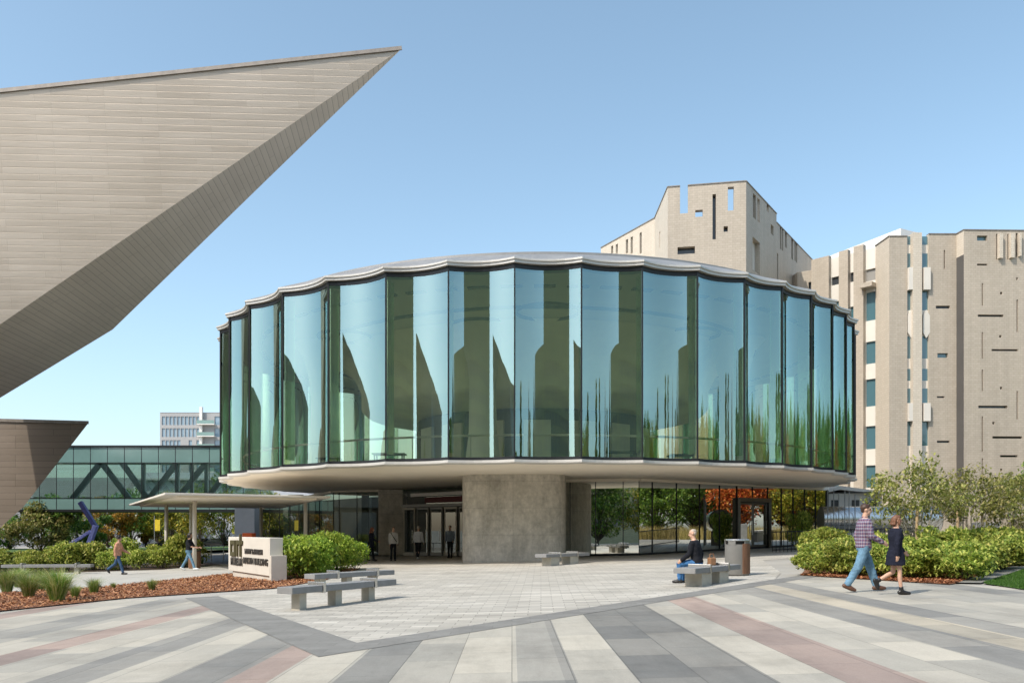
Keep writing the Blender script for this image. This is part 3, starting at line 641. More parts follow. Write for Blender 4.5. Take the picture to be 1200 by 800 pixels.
# right hand wings of the same castle
rw = thing('castle_wing', 'long tan tiled museum wing with tall fins and slit windows at right', 'building')
g1, wp, gp_ = M['tower_glass'], M['white_panel'], M['grey_panel']
F1a, F1b = (39.3, 72.0), (60.0, 72.6); ZR = 27.5
H1 = [(1145, 1157, 276, 282, g1), (1167.3, 1168.8, 274, 304), (1180.6, 1182, 274, 304), (1190.6, 1192.6, 273, 301), (1150.5, 1152, 332, 358), (1146, 1176, 368.5, 371.2), (1191.3, 1193, 351, 389),
      (1172, 1174.6, 342, 345), (1171, 1173.6, 392.5, 395.5), (1191, 1193, 325, 328), (1162, 1193, 409, 411.2), (1150.5, 1152, 389, 420), (1145, 1157, 309, 311), (1150.5, 1152, 433, 458),
      (1191.3, 1193, 458, 491), (1146.5, 1180.7, 475, 478), (1163, 1198, 511, 513.6), (1172, 1192.5, 533, 535.4), (1150.5, 1152, 488, 529), (1172, 1174.6, 453, 456), (1163, 1165.6, 494, 497),
      (1172, 1174.6, 549, 552), (1191.3, 1193, 563, 591), (1159, 1174, 573, 575.3), (1150.5, 1152, 537, 561)]
wall('tile_wall', rw, M['tile'], F1a, F1b, -1, ZR, holes_px(H1, F1a, F1b, sl), .35); coping(rw, F1a, F1b, ZR)
for x0, x1, y0, y1 in ((1169, 1173, 275, 303.5), (1182.3, 1186.5, 275, 303), (1192.8, 1194.6, 274, 301)):
    u0, zt = on_wall(x0, y0, F1a, F1b); u1, zb = on_wall(x1, y1, F1a, F1b); dv = (Vector((*F1b, 0)) - Vector((*F1a, 0))).normalized(); c = Vector((*F1a, 0)) + dv * (u0 + u1) / 2
    MB().box((c.x, c.y - .16, (zt + zb) / 2), (u1 - u0, .32, zt - zb), math.atan2(dv.y, dv.x)).build('raised_fin', M['tile_pale_lit'], rw)
F1c = (39.05, 74.4)
wall('tile_wall', rw, M['recess'], F1c, F1a, -1, 25.4); wall('tile_wall', rw, M['tile_pale_lit'], F1c, F1a, 25.4, ZR); coping(rw, F1c, F1a, ZR)
wall('tile_wall', rw, M['tile'], F1b, (60.5, 95), -1, ZR)
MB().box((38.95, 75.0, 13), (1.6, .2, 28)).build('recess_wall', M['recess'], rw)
for y0, y1, m in ((322, 328, 'tile_pale_lit'), (300, 304, 'tile_pale_lit')):
    A = at(1122, y1, 73.9); B = at(1130, y0, 73.9); MB().box(((A.x + B.x) / 2, 74.4, (A.z + B.z) / 2), (1.1, .9, B.z - A.z)).build('ledge', M[m], rw)
A = at(1121, 322, 74.8); B = at(1130, 304, 74.8); MB().quad((A.x, 74.85, A.z), (B.x, 74.85, A.z), (B.x, 74.85, B.z), (A.x, 74.85, B.z)).build('window', g1, rw)
F2a, F2b = (36.75, 73.0), (39.2, 73.0)
wall('tile_wall', rw, M['tile'], F2a, F2b, -1, ZR, holes_px([(1106, 1107.5, 293, 315), (1096.7, 1113.3, 358, 361.5), (1098.5, 1111, 413.6, 419, g1), (1098, 1107, 464, 466), (1098, 1113, 516, 518.6)], F2a, F2b, sl), .3); coping(rw, F2a, F2b, ZR)
wall('tile_wall', rw, M['tile_pale_lit'], (36.75, 75.2), F2a, -1, ZR); wall('tile_wall', rw, M['tile'], F2b, (39.2, 75), -1, ZR)
# pale centre fin and its glazed slots
A0, A1 = at(1070, 400, 72.7).x, at(1080.5, 400, 72.7).x
MB().box(((A0 + A1) / 2, 73.2, 13.3), (A1 - A0, 1.0, 28.5)).build('pale_fin', M['tile_pale_lit'], rw)
for x0, x1 in ((1062.5, 1070.5), (1080, 1088.5)):
    X0, X1 = at(x0, 0, 73.2).x, at(x1, 0, 73.2).x
    segs = [(277, 287, g1), (287, 297, wp), (297, 314, g1), (314, 339, wp), (339, 363.5, g1), (363.5, 394, wp), (394, 420, g1), (420, 432, wp), (432, 446, g1), (446, 455, wp), (455, 472, g1), (472, 492, wp), (492, 522, g1), (522, 600, wp)]
    for ya, yb, m in segs:
        zt, zb = at(0, ya, 73.2).z, at(0, yb, 73.2).z
        MB().quad((X0, 73.2, zb), (X1, 73.2, zb), (X1, 73.2, zt), (X0, 73.2, zt)).build('window' if m is g1 else 'spandrel_panel', m, rw)
    for ya, yb in ((313, 339), (472, 493)):
        zt, zb = at(0, ya, 72.7).z, at(0, yb, 72.7).z; MB().box(((X0 + X1) / 2 - .05, 72.95, (zt + zb) / 2), (X1 - X0 - .06, .48, zt - zb)).build('bay_box', M['white_panel'], rw)
    zt, zb = at(0, 363, 73.0).z, at(0, 396, 73.0).z; xc = (X0 + X1) / 2; hw = (X1 - X0) / 2 - .02
    MB().prism([(xc - hw, 72.98), (xc + hw, 72.98), (xc + hw, 73.19), (xc - hw, 73.19)], zb + .5, zt - .5).build('pointed_panel', M['white_panel'], rw)
    for s_, z_ in ((1, zt - .499), (-1, zb + .499)):
        MB().add([(xc - hw, 72.98, z_), (xc + hw, 72.98, z_), (xc, 72.98, z_ + s_ * .5), (xc - hw, 73.19, z_), (xc + hw, 73.19, z_), (xc, 73.19, z_ + s_ * .5)], [(0, 1, 2), (5, 4, 3), (0, 2, 5, 3), (1, 4, 5, 2)]).build('pointed_panel', M['white_panel'], rw)
F3a, F3b = (33.26, 73.0), (34.86, 73.0)
wall('tile_wall', rw, M['tile'], F3a, F3b, -1, 27.3); wall('tile_wall', rw, M['tile_pale_lit'], (33.15, 75.5), F3a, -1, 27.3); wall('tile_wall', rw, M['tile'], F3b, (34.86, 75), -1, 27.3)
coping(rw, F3a, F3b, 27.3); coping(rw, (33.15, 75.5), F3a, 27.3)
Sa, Sb = (29.3, 79.8), (33.15, 75.5)
HS = []
for x0, x1, segs in ((974.5, 985.6, [(324, 333.5, sl), (353, 364, g1), (366, 392, g1), (404, 426, g1), (446, 476, g1), (499, 526, g1), (545, 571, g1)]), (996.6, 1002.6, [(319, 330, sl), (359, 383, g1), (408, 430, g1), (450, 476, g1)]),
                      (1014.6, 1026.2, [(315, 329, gp_), (342, 375.5, g1), (400, 426, g1), (444, 476, g1), (499, 526, g1), (545, 571, g1)])):
    for ya, yb, m in segs: HS.append((x0, x1, ya, yb, m))
wall('bay_wall', rw, M['white_panel'], Sa, Sb, -1, 27.2, holes_px(HS, Sa, Sb, g1), .25)
dv = (Vector((*Sb, 0)) - Vector((*Sa, 0))).normalized(); nn = Vector((dv.y, -dv.x, 0))
for x0, x1, zt in ((953.5, 974.0, 27.4), (985.8, 996.4, 27.5), (1003, 1014.4, 27.6)):
    u0 = on_wall(x0, 400, Sa, Sb)[0]; u1 = on_wall(x1, 400, Sa, Sb)[0]; c = Vector((*Sa, 0)) + dv * (u0 + u1) / 2 + nn * .22
    MB().box((c.x, c.y, (zt - 1) / 2), (u1 - u0, .5, zt + 1), math.atan2(dv.y, dv.x)).build('tile_fin', M['tile'], rw)
u0, zz = on_wall(1020, 336, Sa, Sb); c = Vector((*Sa, 0)) + dv * u0 + nn * .5
MB().box((c.x, c.y, zz), (1.15, 1.0, .4), math.atan2(dv.y, dv.x)).build('ledge', M['tile'], rw)
wall('tile_wall', rw, M['tile'], (27.9, 80.9), (29.3, 80.0), -1, 26.6, holes_px([(947.5, 956, 330, 343, sl)], (27.9, 80.9), (29.3, 80.0), sl), .3)
wall('tile_wall', rw, M['tile'], (27.3, 86), (27.9, 80.9), -1, 26.6)
MB().add([(27.5, 84, 26.5), (29.3, 79.9, 26.5), (33.2, 75.6, 26.5), (39.2, 74, 26.5), (60, 73, 26.5), (60.3, 95, 26.5), (33, 95, 26.5)], [tuple(range(7))]).build('roof', M['roof'], rw)
wall('penthouse_wall', rw, M['white_metal'], (34.6, 90.4), (38.5, 82.0), 26.4, 31.3); wall('penthouse_wall', rw, M['white_metal'], (38.5, 82.0), (41.2, 83.4), 26.4, 31.3)

# ------------------------------------------------------------------ angular titanium museum
tm = thing('titanium_museum', 'angular titanium-clad museum with a sharp prow cutting into the sky', 'building')
T = at(471, 57, 45); A = at(-150, 123, 44); B = at(-150, 483, 46); Cc = at(132, 386, 55)
nrm = (B - T).cross(Cc - T); cam0 = Vector((0, 0, 1.5)); ray = at(-150, 557, 1) - cam0
D = cam0 + ray * ((T - cam0).dot(nrm) / ray.dot(nrm)); E = A + Vector((-4, 15, -3))
def facet(name, mat, *ps): return MB().add(ps, [tuple(range(len(ps)))]).build(name, mat, tm)
facet('prow_wall', M['titanium'], T, A, B)
facet('prow_underside', M['titanium_underlit'], T, B, D, Cc)
mb = MB().add([T, E, A], [(0, 1, 2)]).add([T, Cc, E], [(0, 1, 2)]).add([Cc, D, E], [(0, 1, 2)]).add([A, E, D, B], [(0, 1, 2, 3)]); mb.build('prow_back', M['titanium'], tm)
up = Vector((0, -.04, .0)); MB().bar(T + up, A + up, .08, .20).build('prow_coping', M['coping'], tm)

Yq = 60.0
fp = [at(-120, 489, Yq), at(104, 495, Yq), at(27, 594, Yq), at(-4, 622, Yq), at(-120, 650, Yq)]
bk = [p + Vector((-10.0, 13, 0)) for p in fp]
mb = MB().add(fp, [tuple(range(4, -1, -1))]); mb.build('lower_wall', M['titanium_shaded'], tm)
mb = MB(); n = len(fp); mb.add(fp + bk, [(i, (i + 1) % n, n + (i + 1) % n, n + i) for i in range(n)]); mb.build('lower_sides', M['titanium_shaded'], tm)
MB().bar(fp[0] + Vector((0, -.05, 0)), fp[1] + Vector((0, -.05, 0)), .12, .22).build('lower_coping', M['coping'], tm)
MB().prism([(-80, 48), (-52, 49), (-52, 66), (-80, 68)], -2, lambda x, y: 11 + (y - 46) * .1).build('main_body', M['titanium_shaded'], tm)
MB().prism([(-70, 62), (-42.5, 61.5), (-46, 70), (-70, 70)], -2, 1.6).build('base', M['slit'], tm)  # dark block stands in for the shadow beneath the lower wing

# ------------------------------------------------------------------ glazed bridge
br = thing('glazed_bridge', 'green glazed footbridge with diagonal trusses between museum and pavilion', 'bridge')
Yb = 80.0; zt, z1, z2, zb = [at(0, y, Yb).z for y in (523, 542, 583.5, 597)]
x0b = at(14, 0, Yb).x; pit = 19.9 / F * Yb; xk = at(106, 0, Yb).x
cols = [xk + pit * i for i in range(-5, 11)]
for i in range(len(cols) - 1):
    a, b = cols[i], cols[i + 1]
    for lo_, hi_, m, nm in ((zb, z1 * 0 + z2, 'spandrel', 'spandrel_pane'), (z2, z1, 'bridge_glass', 'glass_pane'), (z1, zt, 'spandrel', 'spandrel_pane')):
        MB().quad((a + .03, Yb, lo_ + .03), (b - .03, Yb, lo_ + .03), (b - .03, Yb, hi_ - .03), (a + .03, Yb, hi_ - .03)).build(nm, M[m] if m == 'bridge_glass' else M['bridge_spandrel'], br)
fr = MB()
for c in cols: fr.bar((c, Yb + .01, zb), (c, Yb + .01, zt), .045, .06)
for z in (zb, z2, z1, zt): fr.bar((cols[0], Yb + .012, z), (cols[-1], Yb + .012, z), .08, .06)
fr.build('window_frame', M['frame'], br)
MB().quad((cols[0], Yb + 4.5, z2 - .5), (cols[-1], Yb + 4.5, z2 - .5), (cols[-1], Yb + 4.5, z1 + .2), (cols[0], Yb + 4.5, z1 + .2)).build('rear_glass', M['bridge_glass'], br)
MB().box(((cols[0] + cols[-1]) / 2, Yb + 2.3, zb - .08), (cols[-1] - cols[0] + .2, 4.9, .22)).build('deck', M['frame'], br)
MB().box(((cols[0] + cols[-1]) / 2, Yb + 2.3, zb + .7), (cols[-1] - cols[0], 4.2, .25)).build('floor', M['truss'], br)
MB().box(((cols[0] + cols[-1]) / 2, Yb + 2.3, zt + .03), (cols[-1] - cols[0] + .2, 4.9, .16)).build('roof', M['frame'], br)
MB().box(((cols[0] + cols[-1]) / 2, Yb + 2.3, z1 + .25), (cols[-1] - cols[0], 4.2, .2)).build('bridge_ceiling', M['truss'], br)
for yy in (Yb + .4,):
    for px0, px1, s_ in ((82, 116, 1), (116, 150, -1), (140, 172, -1), (172, 206, 1), (206, 240, 1), (240, 274, 1)):
        X0, X1 = at(px0, 0, Yb).x, at(px1, 0, Yb).x; za, zb_ = (z2 - .1, z1 + .1) if s_ > 0 else (z1 + .1, z2 - .1)
        MB().bar((X0, yy, za), (X1, yy, zb_), .3, .5).build('truss_member', M['truss'], br)
    for px in (166, 206, 223, 240):
        X = at(px, 0, Yb).x; MB().bar((X, yy + .05, z2), (X, yy + .05, z1), .3, .3).build('truss_post', M['truss'], br)
    
# ------------------------------------------------------------------ far buildings
ap = thing('apartment_block', 'distant white and glass apartment high-rise with balconies above the bridge', 'building')
Ya = 220.0; xl, xr = at(187.5, 0, Ya).x, at(300, 0, Ya).x; zt_ = at(0, 483.5, Ya).z
hs = []; flo = 3.15; mx = at(236, 0, Ya).x
for k in range(9):
    zb_ = zt_ - .7 - flo * (k + 1) + .6
    for c in range(11):
        u = .5 + c * 1.02; 
        if u < mx - xl - 1.0 and not (k > 1 and c in (5, 6, 8)): hs.append((u, u + .86, zb_, zb_ + 2.3, M['apart_glass']))
    for c in range(8):
        u = mx - xl + 3.5 + c * 1.7; hs.append((u, u + 1.4, zb_, zb_ + 2.3, M['apart_glass']))
wall('facade', ap, M['apart'], (xl, Ya), (xr, Ya), -3, zt_, hs, .3); coping(ap, (xl, Ya), (xr, Ya), zt_)
wall('facade', ap, M['apart'], (xl, Ya + 22), (xl, Ya), -3, zt_)
for k in range(9):
    zb_ = zt_ - 1.2 - flo * k; xa = at(230, 0, Ya).x
    b_ = MB().box((xa + 3.0, Ya - .8, zb_ - 2.0), (4.6, 1.6, .22)).build('balcony', M['white_metal'], ap); MB().box((xa + 3.0, Ya - 1.55, zb_ - 1.4), (4.6, .06, .9)).build('balcony_rail', M['bridge_spandrel'], b_)
MB().box((at(236.5, 0, Ya).x, Ya - .4, zt_ / 2 + .5), (.7, .9, zt_ + 2)).build('pier', M['white_metal'], ap)
gb_ = thing('grey_building', 'low pale grey building behind the trees under the bridge', 'building')
wall('facade', gb_, M['bldg_grey'], (-108, 128), (-58.5, 128), -3, 9.5, [(4 + 6 * i, 7 + 6 * i, 4.5, 6.5, sl) for i in range(8)], .3)
wall('facade', gb_, M['bldg_pale'], (-58.5, 131), (-30, 131), -3, 10.5, [(3 + 5 * i, 5.5 + 5 * i, 4.5, 7, sl) for i in range(5)], .3)
MB().box((-69, 140, 9.4), (80, 20, .3)).build('roof', M['roof'], gb_)
# seen only as reflections: the south side of the plaza
rb = thing('reflection_block', 'olive-tan apartment block across the plaza, seen mirrored in the fluted glass', 'building')  # unseen block, enlarged to fill the reflections in the fluted glass
for (xa_, xb_, ya_, h_) in ((36, 14, -46, 27), (14, -44, -42, 47)):
    n_ = int((xa_ - xb_) / 3.2) - 1
    hs = [(2 + 3.2 * i, 3.6 + 3.2 * i, 2 + 3.3 * k, 4 + 3.3 * k, M['grey_panel']) for i in range(n_) for k in range(int(h_ / 3.3) - 2 if h_ < 40 else 7)]
    wall('facade', rb, M['olive_wall'], (xa_, ya_), (xb_, ya_), -1, h_, hs, .3); wall('facade', rb, M['olive_wall'], (xb_, ya_), (xb_ - 3, ya_ - 22), -1, h_); wall('facade', rb, M['olive_wall'], (xa_ + 3, ya_ - 22), (xa_, ya_), -1, h_)
    MB().add([(xa_, ya_, h_), (xb_, ya_, h_), (xb_ - 3, ya_ - 22, h_ + 2), (xa_ + 3, ya_ - 22, h_ + 2)], [(0, 1, 2, 3)]).build('roof', M['roof'], rb)
ts = thing('titanium_annex', 'slanted titanium-clad museum block across the plaza, mirrored in the fluted glass', 'building')
MB().add([(-38, 18, -1), (-36, -12, -1), (-60, -14, -1), (-62, 20, -1), (-36.5, 14, 15), (-34, -14, 23), (-62, -18, 22), (-64, 22, 15)], [(0, 1, 5, 4), (1, 2, 6, 5), (2, 3, 7, 6), (3, 0, 4, 7), (4, 5, 6, 7)]).build('cladding', M['titanium'], ts)
for k, (x, y, h) in enumerate(((44, -58, 30), (56, -50, 26))):
    sp = thing('church_spire', ('taller' if k == 0 else 'shorter') + ' pale stone church spire mirrored in the right glass panels', 'church tower')
    MB().prism([(x - 2.2, y - 2.2), (x + 2.2, y - 2.2), (x + 2.2, y + 2.2), (x - 2.2, y + 2.2)], 0, h * .6).build('shaft', M['pale_concrete'], sp)
    MB().lathe([(2.4, h * .6), (1.2, h * .78), (.05, h)], 8, (x, y, 0)).build('steeple', M['grey_panel'], sp)
# ------------------------------------------------------------------ vegetation
def leaf(mb, c, s, rng, up=.3, asp=.55):
    q = Matrix.Rotation(rng.uniform(0, 6.28), 3, 'Z') @ Matrix.Rotation(rng.gauss(up, .7), 3, 'X')
    a = s * rng.uniform(.7, 1.3); b = a * asp
    mb.add([c + q @ Vector(p) for p in ((0, -a, 0), (b, 0, a * .18), (0, a, 0), (-b, 0, a * .18))], [(0, 1, 2, 3)])
def blob_pts(rng, n, r):        # points in the shell of an uneven ellipsoid
    out = []
    while len(out) < n:
        v = Vector((rng.gauss(0, 1), rng.gauss(0, 1), rng.gauss(0, 1)))
        if v.length < 1e-3: continue
        v.normalize(); k = rng.uniform(.35, 1) ** .5; out.append(Vector((v.x * r[0] * k, v.y * r[1] * k, v.z * r[2] * k)))
    return out
def shrub(name, label, leafm, rad, h, n, seed, ls=.075, group=None):
    rng = random.Random(seed); t = thing(name, label, 'shrub', group=group); mb = MB(); st = MB()
    for i in range(16):
        a = rng.uniform(0, 6.28); r = rad * rng.uniform(.15, .75); tip = Vector((math.cos(a) * r, math.sin(a) * r, h * rng.uniform(.5, 1.06)))
        if i % 2 == 0: st.tube([(math.cos(a) * .06, math.sin(a) * .06, -.05), tip * .55 + Vector((0, 0, .02)), tip], [.014, .01, .004], 5, False)
        for p in blob_pts(rng, n // 22, (rad * .36, rad * .36, h * .18)): leaf(mb, tip - Vector((0, 0, h * .14)) + p, ls, rng)
    for p in blob_pts(rng, n * 4 // 22, (rad * .95, rad * .95, h * .42)):
        leaf(mb, p + Vector((0, 0, h * .46)), ls, rng)
    mb.build('foliage', leafm, t, uv=False); st.build('stems', M['bark'], t, uv=False); return t
def place(protos, spots, rng, group, label):
    used = set()
    for x, y, s in spots:
        p = rng.choice(protos); sc_ = s * rng.uniform(.9, 1.1); sv = (sc_ * rng.uniform(.92, 1.1), sc_ * rng.uniform(.92, 1.1), sc_ * rng.uniform(.78, 1.16))
        z = slope(x)
        if p.name not in used: p.location = (x, y, z); p.rotation_euler.z = rng.uniform(0, 6.28); p.scale = sv; used.add(p.name)
        else: dup(p, (x, y, z), rng.uniform(0, 6.28), sv, label, group)
rg = random.Random(11)
lab = 'yellow-green leafy shrub in the dense planting bed behind the walking couple'
pr = [shrub('leafy_shrub', lab, M['leaf_hedge'], .85, .92, 2600, 20 + i, .062, 'shrubs of the right bed') for i in range(3)]
spots = []
for i in range(8): # front rows
    t = i / 7; spots.append((8.6 + 2.0 * t, 23.0 - 3.3 * t, .86))
for i in range(7): t = i / 6; spots.append((9.3 + 2.4 * t, 24.6 - 3.4 * t, .98))
for i in range(7): t = i / 6; spots.append((11.4 + 6.4 * t, 20.9 + 7.2 * t, 1.0))
for i in range(7): t = i / 6; spots.append((10.2 + 9.2 * t, 26.0 + 4.4 * t, 1.1))
for i in range(6): t = i / 5; spots.append((11.6 + 9.0 * t, 24.0 + 6.0 * t, 1.1))
for i in range(6): t = i / 5; spots.append((11 + 11 * t, 29 + 3.4 * t, 1.12))
for i in range(5): t = i / 4; spots.append((12.6 + 4.5 * t, 22.6 + 3.4 * t, 1.05))
for i in range(5): t = i / 4; spots.append((13 + 11 * t, 33 + 2 * t, 1.1))
place(pr, [(x + rg.uniform(-.2, .2), y + rg.uniform(-.2, .2), s) for x, y, s in spots], rg, 'shrubs of the right bed', lab)
lab = 'bright lime-green shrub in the clump between the sign and the benches'
pr = [shrub('leafy_shrub', lab, M['leaf_bright'], .95, 1.35, 3000, 40 + i, .07, 'shrubs beside the sign') for i in range(2)]
spots = [(-7.25, 28.0, .9), (-7.0, 29.4, .93), (-7.2, 31, .95), (-6.9, 32.4, .96), (-7.0, 33.8, .92), (-6.7, 35, .82), (-8.0, 30.6, .95), (-8.3, 32.3, 1.0), (-8.2, 34.2, .95), (-6.9, 28.6, .85)]
place(pr, spots, rg, 'shrubs beside the sign', lab)
lab = 'tall yellow-green shrub of the long hedge behind the left walkway'
pr = [shrub('hedge_shrub', lab, M['leaf_hedge'], 1.15, 1.5, 3200, 60 + i, .085, 'shrubs of the left hedge') for i in range(3)]
spots = [(-40 + 1.18 * i, 41.5 + .4 * math.sin(i * 2.1), .80 + .1 * math.sin(i * 1.3)) for i in range(20)] + [(-39 + 1.7 * i, 43.6, .88) for i in range(14)] + [(-17.3, 44, 1.0), (-16.9, 42.3, .9)]
place(pr, spots, rg, 'shrubs of the left hedge', lab)
o_ = dup([c for c in bpy.data.objects if c.name == 'leafy_shrub'][0], (16.1, 46.3, slope(16.1)), .7, (1.05, 1.0, 2.15), 'taller green shrub standing alone at the left end of the steel cylinder')  # added shrub, hides the cylinder end's reflection in the lobby glass
if 'group' in o_: del o_['group']
# ornamental grasses
def tuft(label, seed, h, n, group):
    rng = random.Random(seed); t = thing('ornamental_grass', label, 'ornamental grass', group=group); mb = MB()
    for i in range(n):
        a = rng.uniform(0, 6.28); r0 = rng.uniform(0, .16) * h; L = h * rng.uniform(.5, 1.1); lean = abs(rng.gauss(.35, .3)) * L; d = Vector((math.cos(a), math.sin(a), 0)); s_ = Vector((-d.y, d.x, 0)) * .0045
        b = d * r0; d = Matrix.Rotation(rng.uniform(-.6, .6), 3, 'Z') @ d; m = b + d * lean * .35 + Vector((0, 0, L * .6)); e = b + d * lean + Vector((0, 0, L * rng.uniform(.72, .95)))
        mb.add([b - s_, b + s_, m + s_, m - s_, e], [(0, 1, 2, 3), (3, 2, 4)])
    mb.build('blades', M['blade'], t, uv=False); return t
big = [(8, 694, .85), (34, 700, .8), (67, 705, 1.0), (47, 692, .8), (22, 688, .8)]; small = [(110, 696, .58), (178, 692, .42), (133, 690, .25), (88, 701, .45)]
pa_ = tuft('large feathery grass tuft in the dense group at the left end of the mulch', 5, .9, 1500, 'large grass tufts in the mulch bed')
pb_ = tuft('small separate grass tuft on the open brown mulch', 6, .9, 800, 'small grass tufts in the mulch bed')
for proto, lst in ((pa_, big), (pb_, small)):
    for i, (px, py, s) in enumerate(lst):
        x, y = gp(px, py); o = proto if i == 0 else dup(proto, (0, 0, 0))
        o.location = (x, y, slope(x) + .02); o.rotation_euler.z = i * 1.9; o.scale = (s * 1.1, s * 1.1, s)
for i, (x, y) in enumerate(((-13.2, 20.2), (-14.4, 21.6), (-15.4, 19.4), (-16.5, 21.5))):
    dup(pa_, (x, y, slope(x) + .02), i, .85)
# trees
def tree(name, label, leafm, barkm, h, cr, ch, nl, seed, ls=.12, stems=1, nclump=26, trunk_h=None, loc=(0, 0, 0), conical=False, group=None, tr=None, holes=.0):
    rng = random.Random(seed); t = thing(name, label, 'tree', loc, group=group); tb = MB(); lv = MB()
    th = trunk_h or h - ch; tr = tr or h * .018
    cl = []
    for k in range(nclump):
        for _ in range(30):
            v = Vector((rng.uniform(-1, 1), rng.uniform(-1, 1), rng.uniform(-1, 1)))
            if v.length < 1: break
        z = th + ch * (.5 + .5 * v.z)
        f = (1 - (z - th) / ch) ** .8 * 1.1 if conical else math.sqrt(max(.08, 1 - (abs((z - th) / ch - .45) * 1.7) ** 2))
        cl.append(Vector((v.x * cr * f, v.y * cr * f, z)))
    for s in range(stems):
        a = s * 6.28 / stems + rng.uniform(-.4, .4); b = Vector((math.cos(a), math.sin(a), 0)) * (.10 if stems > 1 else 0)
        spread = (b.normalized() * cr * .35 if stems > 1 else Vector((rng.uniform(-.1, .1) * cr, rng.uniform(-.1, .1) * cr, 0)))
        top = Vector((0, 0, th + ch * .8)) + spread; m = b + spread * .35 + Vector((rng.uniform(-.1, .1), rng.uniform(-.1, .1), th * .7))
        q = [b - Vector((0, 0, .1)), b * 1.1 + Vector((0, 0, th * .3)), m, m.lerp(top, .5) + Vector((rng.uniform(-.15, .15), rng.uniform(-.15, .15), 0)), top]
        tb.tube(q, [tr * 1.25, tr, tr * .8, tr * .5, tr * .15], 9, False)
        for c in cl[s::stems]:
            u = rng.uniform(.25, .8); st = q[2].lerp(q[4], u) if u > .45 else q[1].lerp(q[2], u / .45)
            if st.z > c.z - .1: st = q[2].lerp(q[1], rng.uniform(0, .8))
            tb.tube([st, st.lerp(c, .5) + Vector((rng.uniform(-.1, .1), rng.uniform(-.1, .1), .08)) * cr * .4, c], [tr * .35, tr * .22, tr * .08], 5, False)
    per = nl // nclump
    for c in cl:
        rr = cr * rng.uniform(.20, .42) * (.7 if conical else 1)
        for p in blob_pts(rng, int(per * rng.uniform(.6, 1.3)), (rr, rr, rr * .75)): leaf(lv, c + p, ls, rng)
    tb.build('trunk', barkm, t, smooth=True, uv=False); lv.build('crown', leafm, t, uv=False); return t
for i, (x, y, s, l) in enumerate(((13.3, 27.2, 1.0, 'small pale-barked olive tree nearest the walking couple in the right bed'), (16.4, 29.6, .95, 'middle small olive tree of the three rising from the right shrub bed'),
                                  (19.6, 32.0, .92, 'rightmost small olive tree rising from the right shrub bed'))):
    tree('small_tree', l, M['leaf_olive'], M['bark_pale'], 3.3 * s + .15, 1.62 * s, 2.2 * s, 4600, 90 + i, .064, 4, 46, 1.1, (x, y, slope(x)), group='small trees in the right bed', tr=.035)
for i, (x, y) in enumerate(((12.9, 26.4), (15.6, 29.0), (17.6, 31))):
    s = thing('tree_stake', ('leftmost', 'middle', 'rightmost')[i] + ' thin timber stake beside a small tree in the right bed', 'stake', (x, y, slope(x)), group='tree stakes in the right bed')
    MB().tube([(0, 0, -.1), (.02, 0, 1.75)], .045, 8).build('post', M['timber'], s); MB().bar((0, 0, 1.5), (.4, .5, 1.5), .03, .012).build('strap', M['black_metal'], s)
far = [('leaf_olive', 48, 66, 4.6, 2.4, 'sunlit olive shrubby tree at the foot of the lower titanium wing', 44), ('leaf_green', 90, 74, 5.4, 2.6, 'green round tree behind the blue steel sculpture', 31), ('leaf_orange', 127, 88, 6.2, 2.6, 'orange-turning tree right of the blue sculpture under the bridge', 32),
       ('leaf_green', 152, 92, 6.6, 3.2, 'green tree behind the woman in the tan top', 33), ('leaf_orange', 171, 104, 4.6, 1.6, 'small rusty orange tree left of the yellow banner', 34), ('leaf_yellow', 201, 92, 6.8, 3.1, 'yellow-green tree behind the canopy posts', 35),
       ('leaf_yellow', 233, 90, 6.4, 3.0, 'lime-yellow tree right of the first canopy posts', 36), ('leaf_green', 262, 102, 8.4, 4.2, 'broad dark green tree seen beneath the canopy', 37), ('leaf_yellow', 222, 120, 8.5, 4.6, 'tall yellowing tree farthest back beneath the canopy', 38),
       ('leaf_green', 12, 82, 6, 3.2, 'dark green tree at the far left under the lower titanium wing', 39), ('leaf_green', 66, 92, 6.4, 3.2, 'green tree half hidden behind the shrubby olive tree', 40), ('leaf_yellow', 292, 97, 7.6, 3.2, 'yellow-green tree behind the grey concrete pier', 41),
       ('leaf_green', -40, 96, 8, 4.4, 'dark tree behind the museum base at far left', 43), ('leaf_green', 186, 122, 7.5, 3.6, 'deep green tree farthest back left of the canopy', 30)]
for lm, px, y, h, cr, l, sd in far:
    y += 14 if y < 96 else 4; x = (px - 600) / F * y; h *= 1.12; cr *= 1.15
    tree('broadleaf_tree', l, M[lm], M['bark'], h, cr, h * .88, 4200, sd, .19, 1, 34, None, (x, y, slope(x)), group='trees behind the bridge')
# trees of the park to the right, mirrored in the ground floor glass, and across the plaza
mir = [('leaf_green', 40, 29, 10, 4.8), ('leaf_green', 45, 36, 10, 4.6), ('leaf_red', 43, 46.5, 8.6, 3.9), ('leaf_red', 48, 51, 9.5, 4.2), ('leaf_yellow', 44, 57, 9, 4.6), ('leaf_green', 52, 42, 12, 5.5), ('leaf_yellow', 52, 63, 11, 5.5), ('leaf_green', 58, 52, 13, 6), ('leaf_green', 56, 31, 12, 5.5), ('leaf_yellow', 44, 21, 10, 5), ('leaf_green', 52, 12, 12, 5.5),
       ('leaf_green', 40, 39.5, 6.5, 3.4), ('leaf_yellow', 41, 52, 6, 3.2), ('leaf_green', 62, 42, 14, 6), ('leaf_green', 66, 58, 14, 6), ('leaf_yellow', 60, 22, 12, 6), ('leaf_green', 41, 62, 6.5, 3.3),
       ('leaf_green', -20, -16, 9.5, 4.8), ('leaf_yellow', -14, -20, 8.5, 4.4), ('leaf_green', -27, -14, 10, 5)]
protos = {}
nm = {'leaf_green': 'green', 'leaf_red': 'red autumn', 'leaf_yellow': 'yellow-green'}
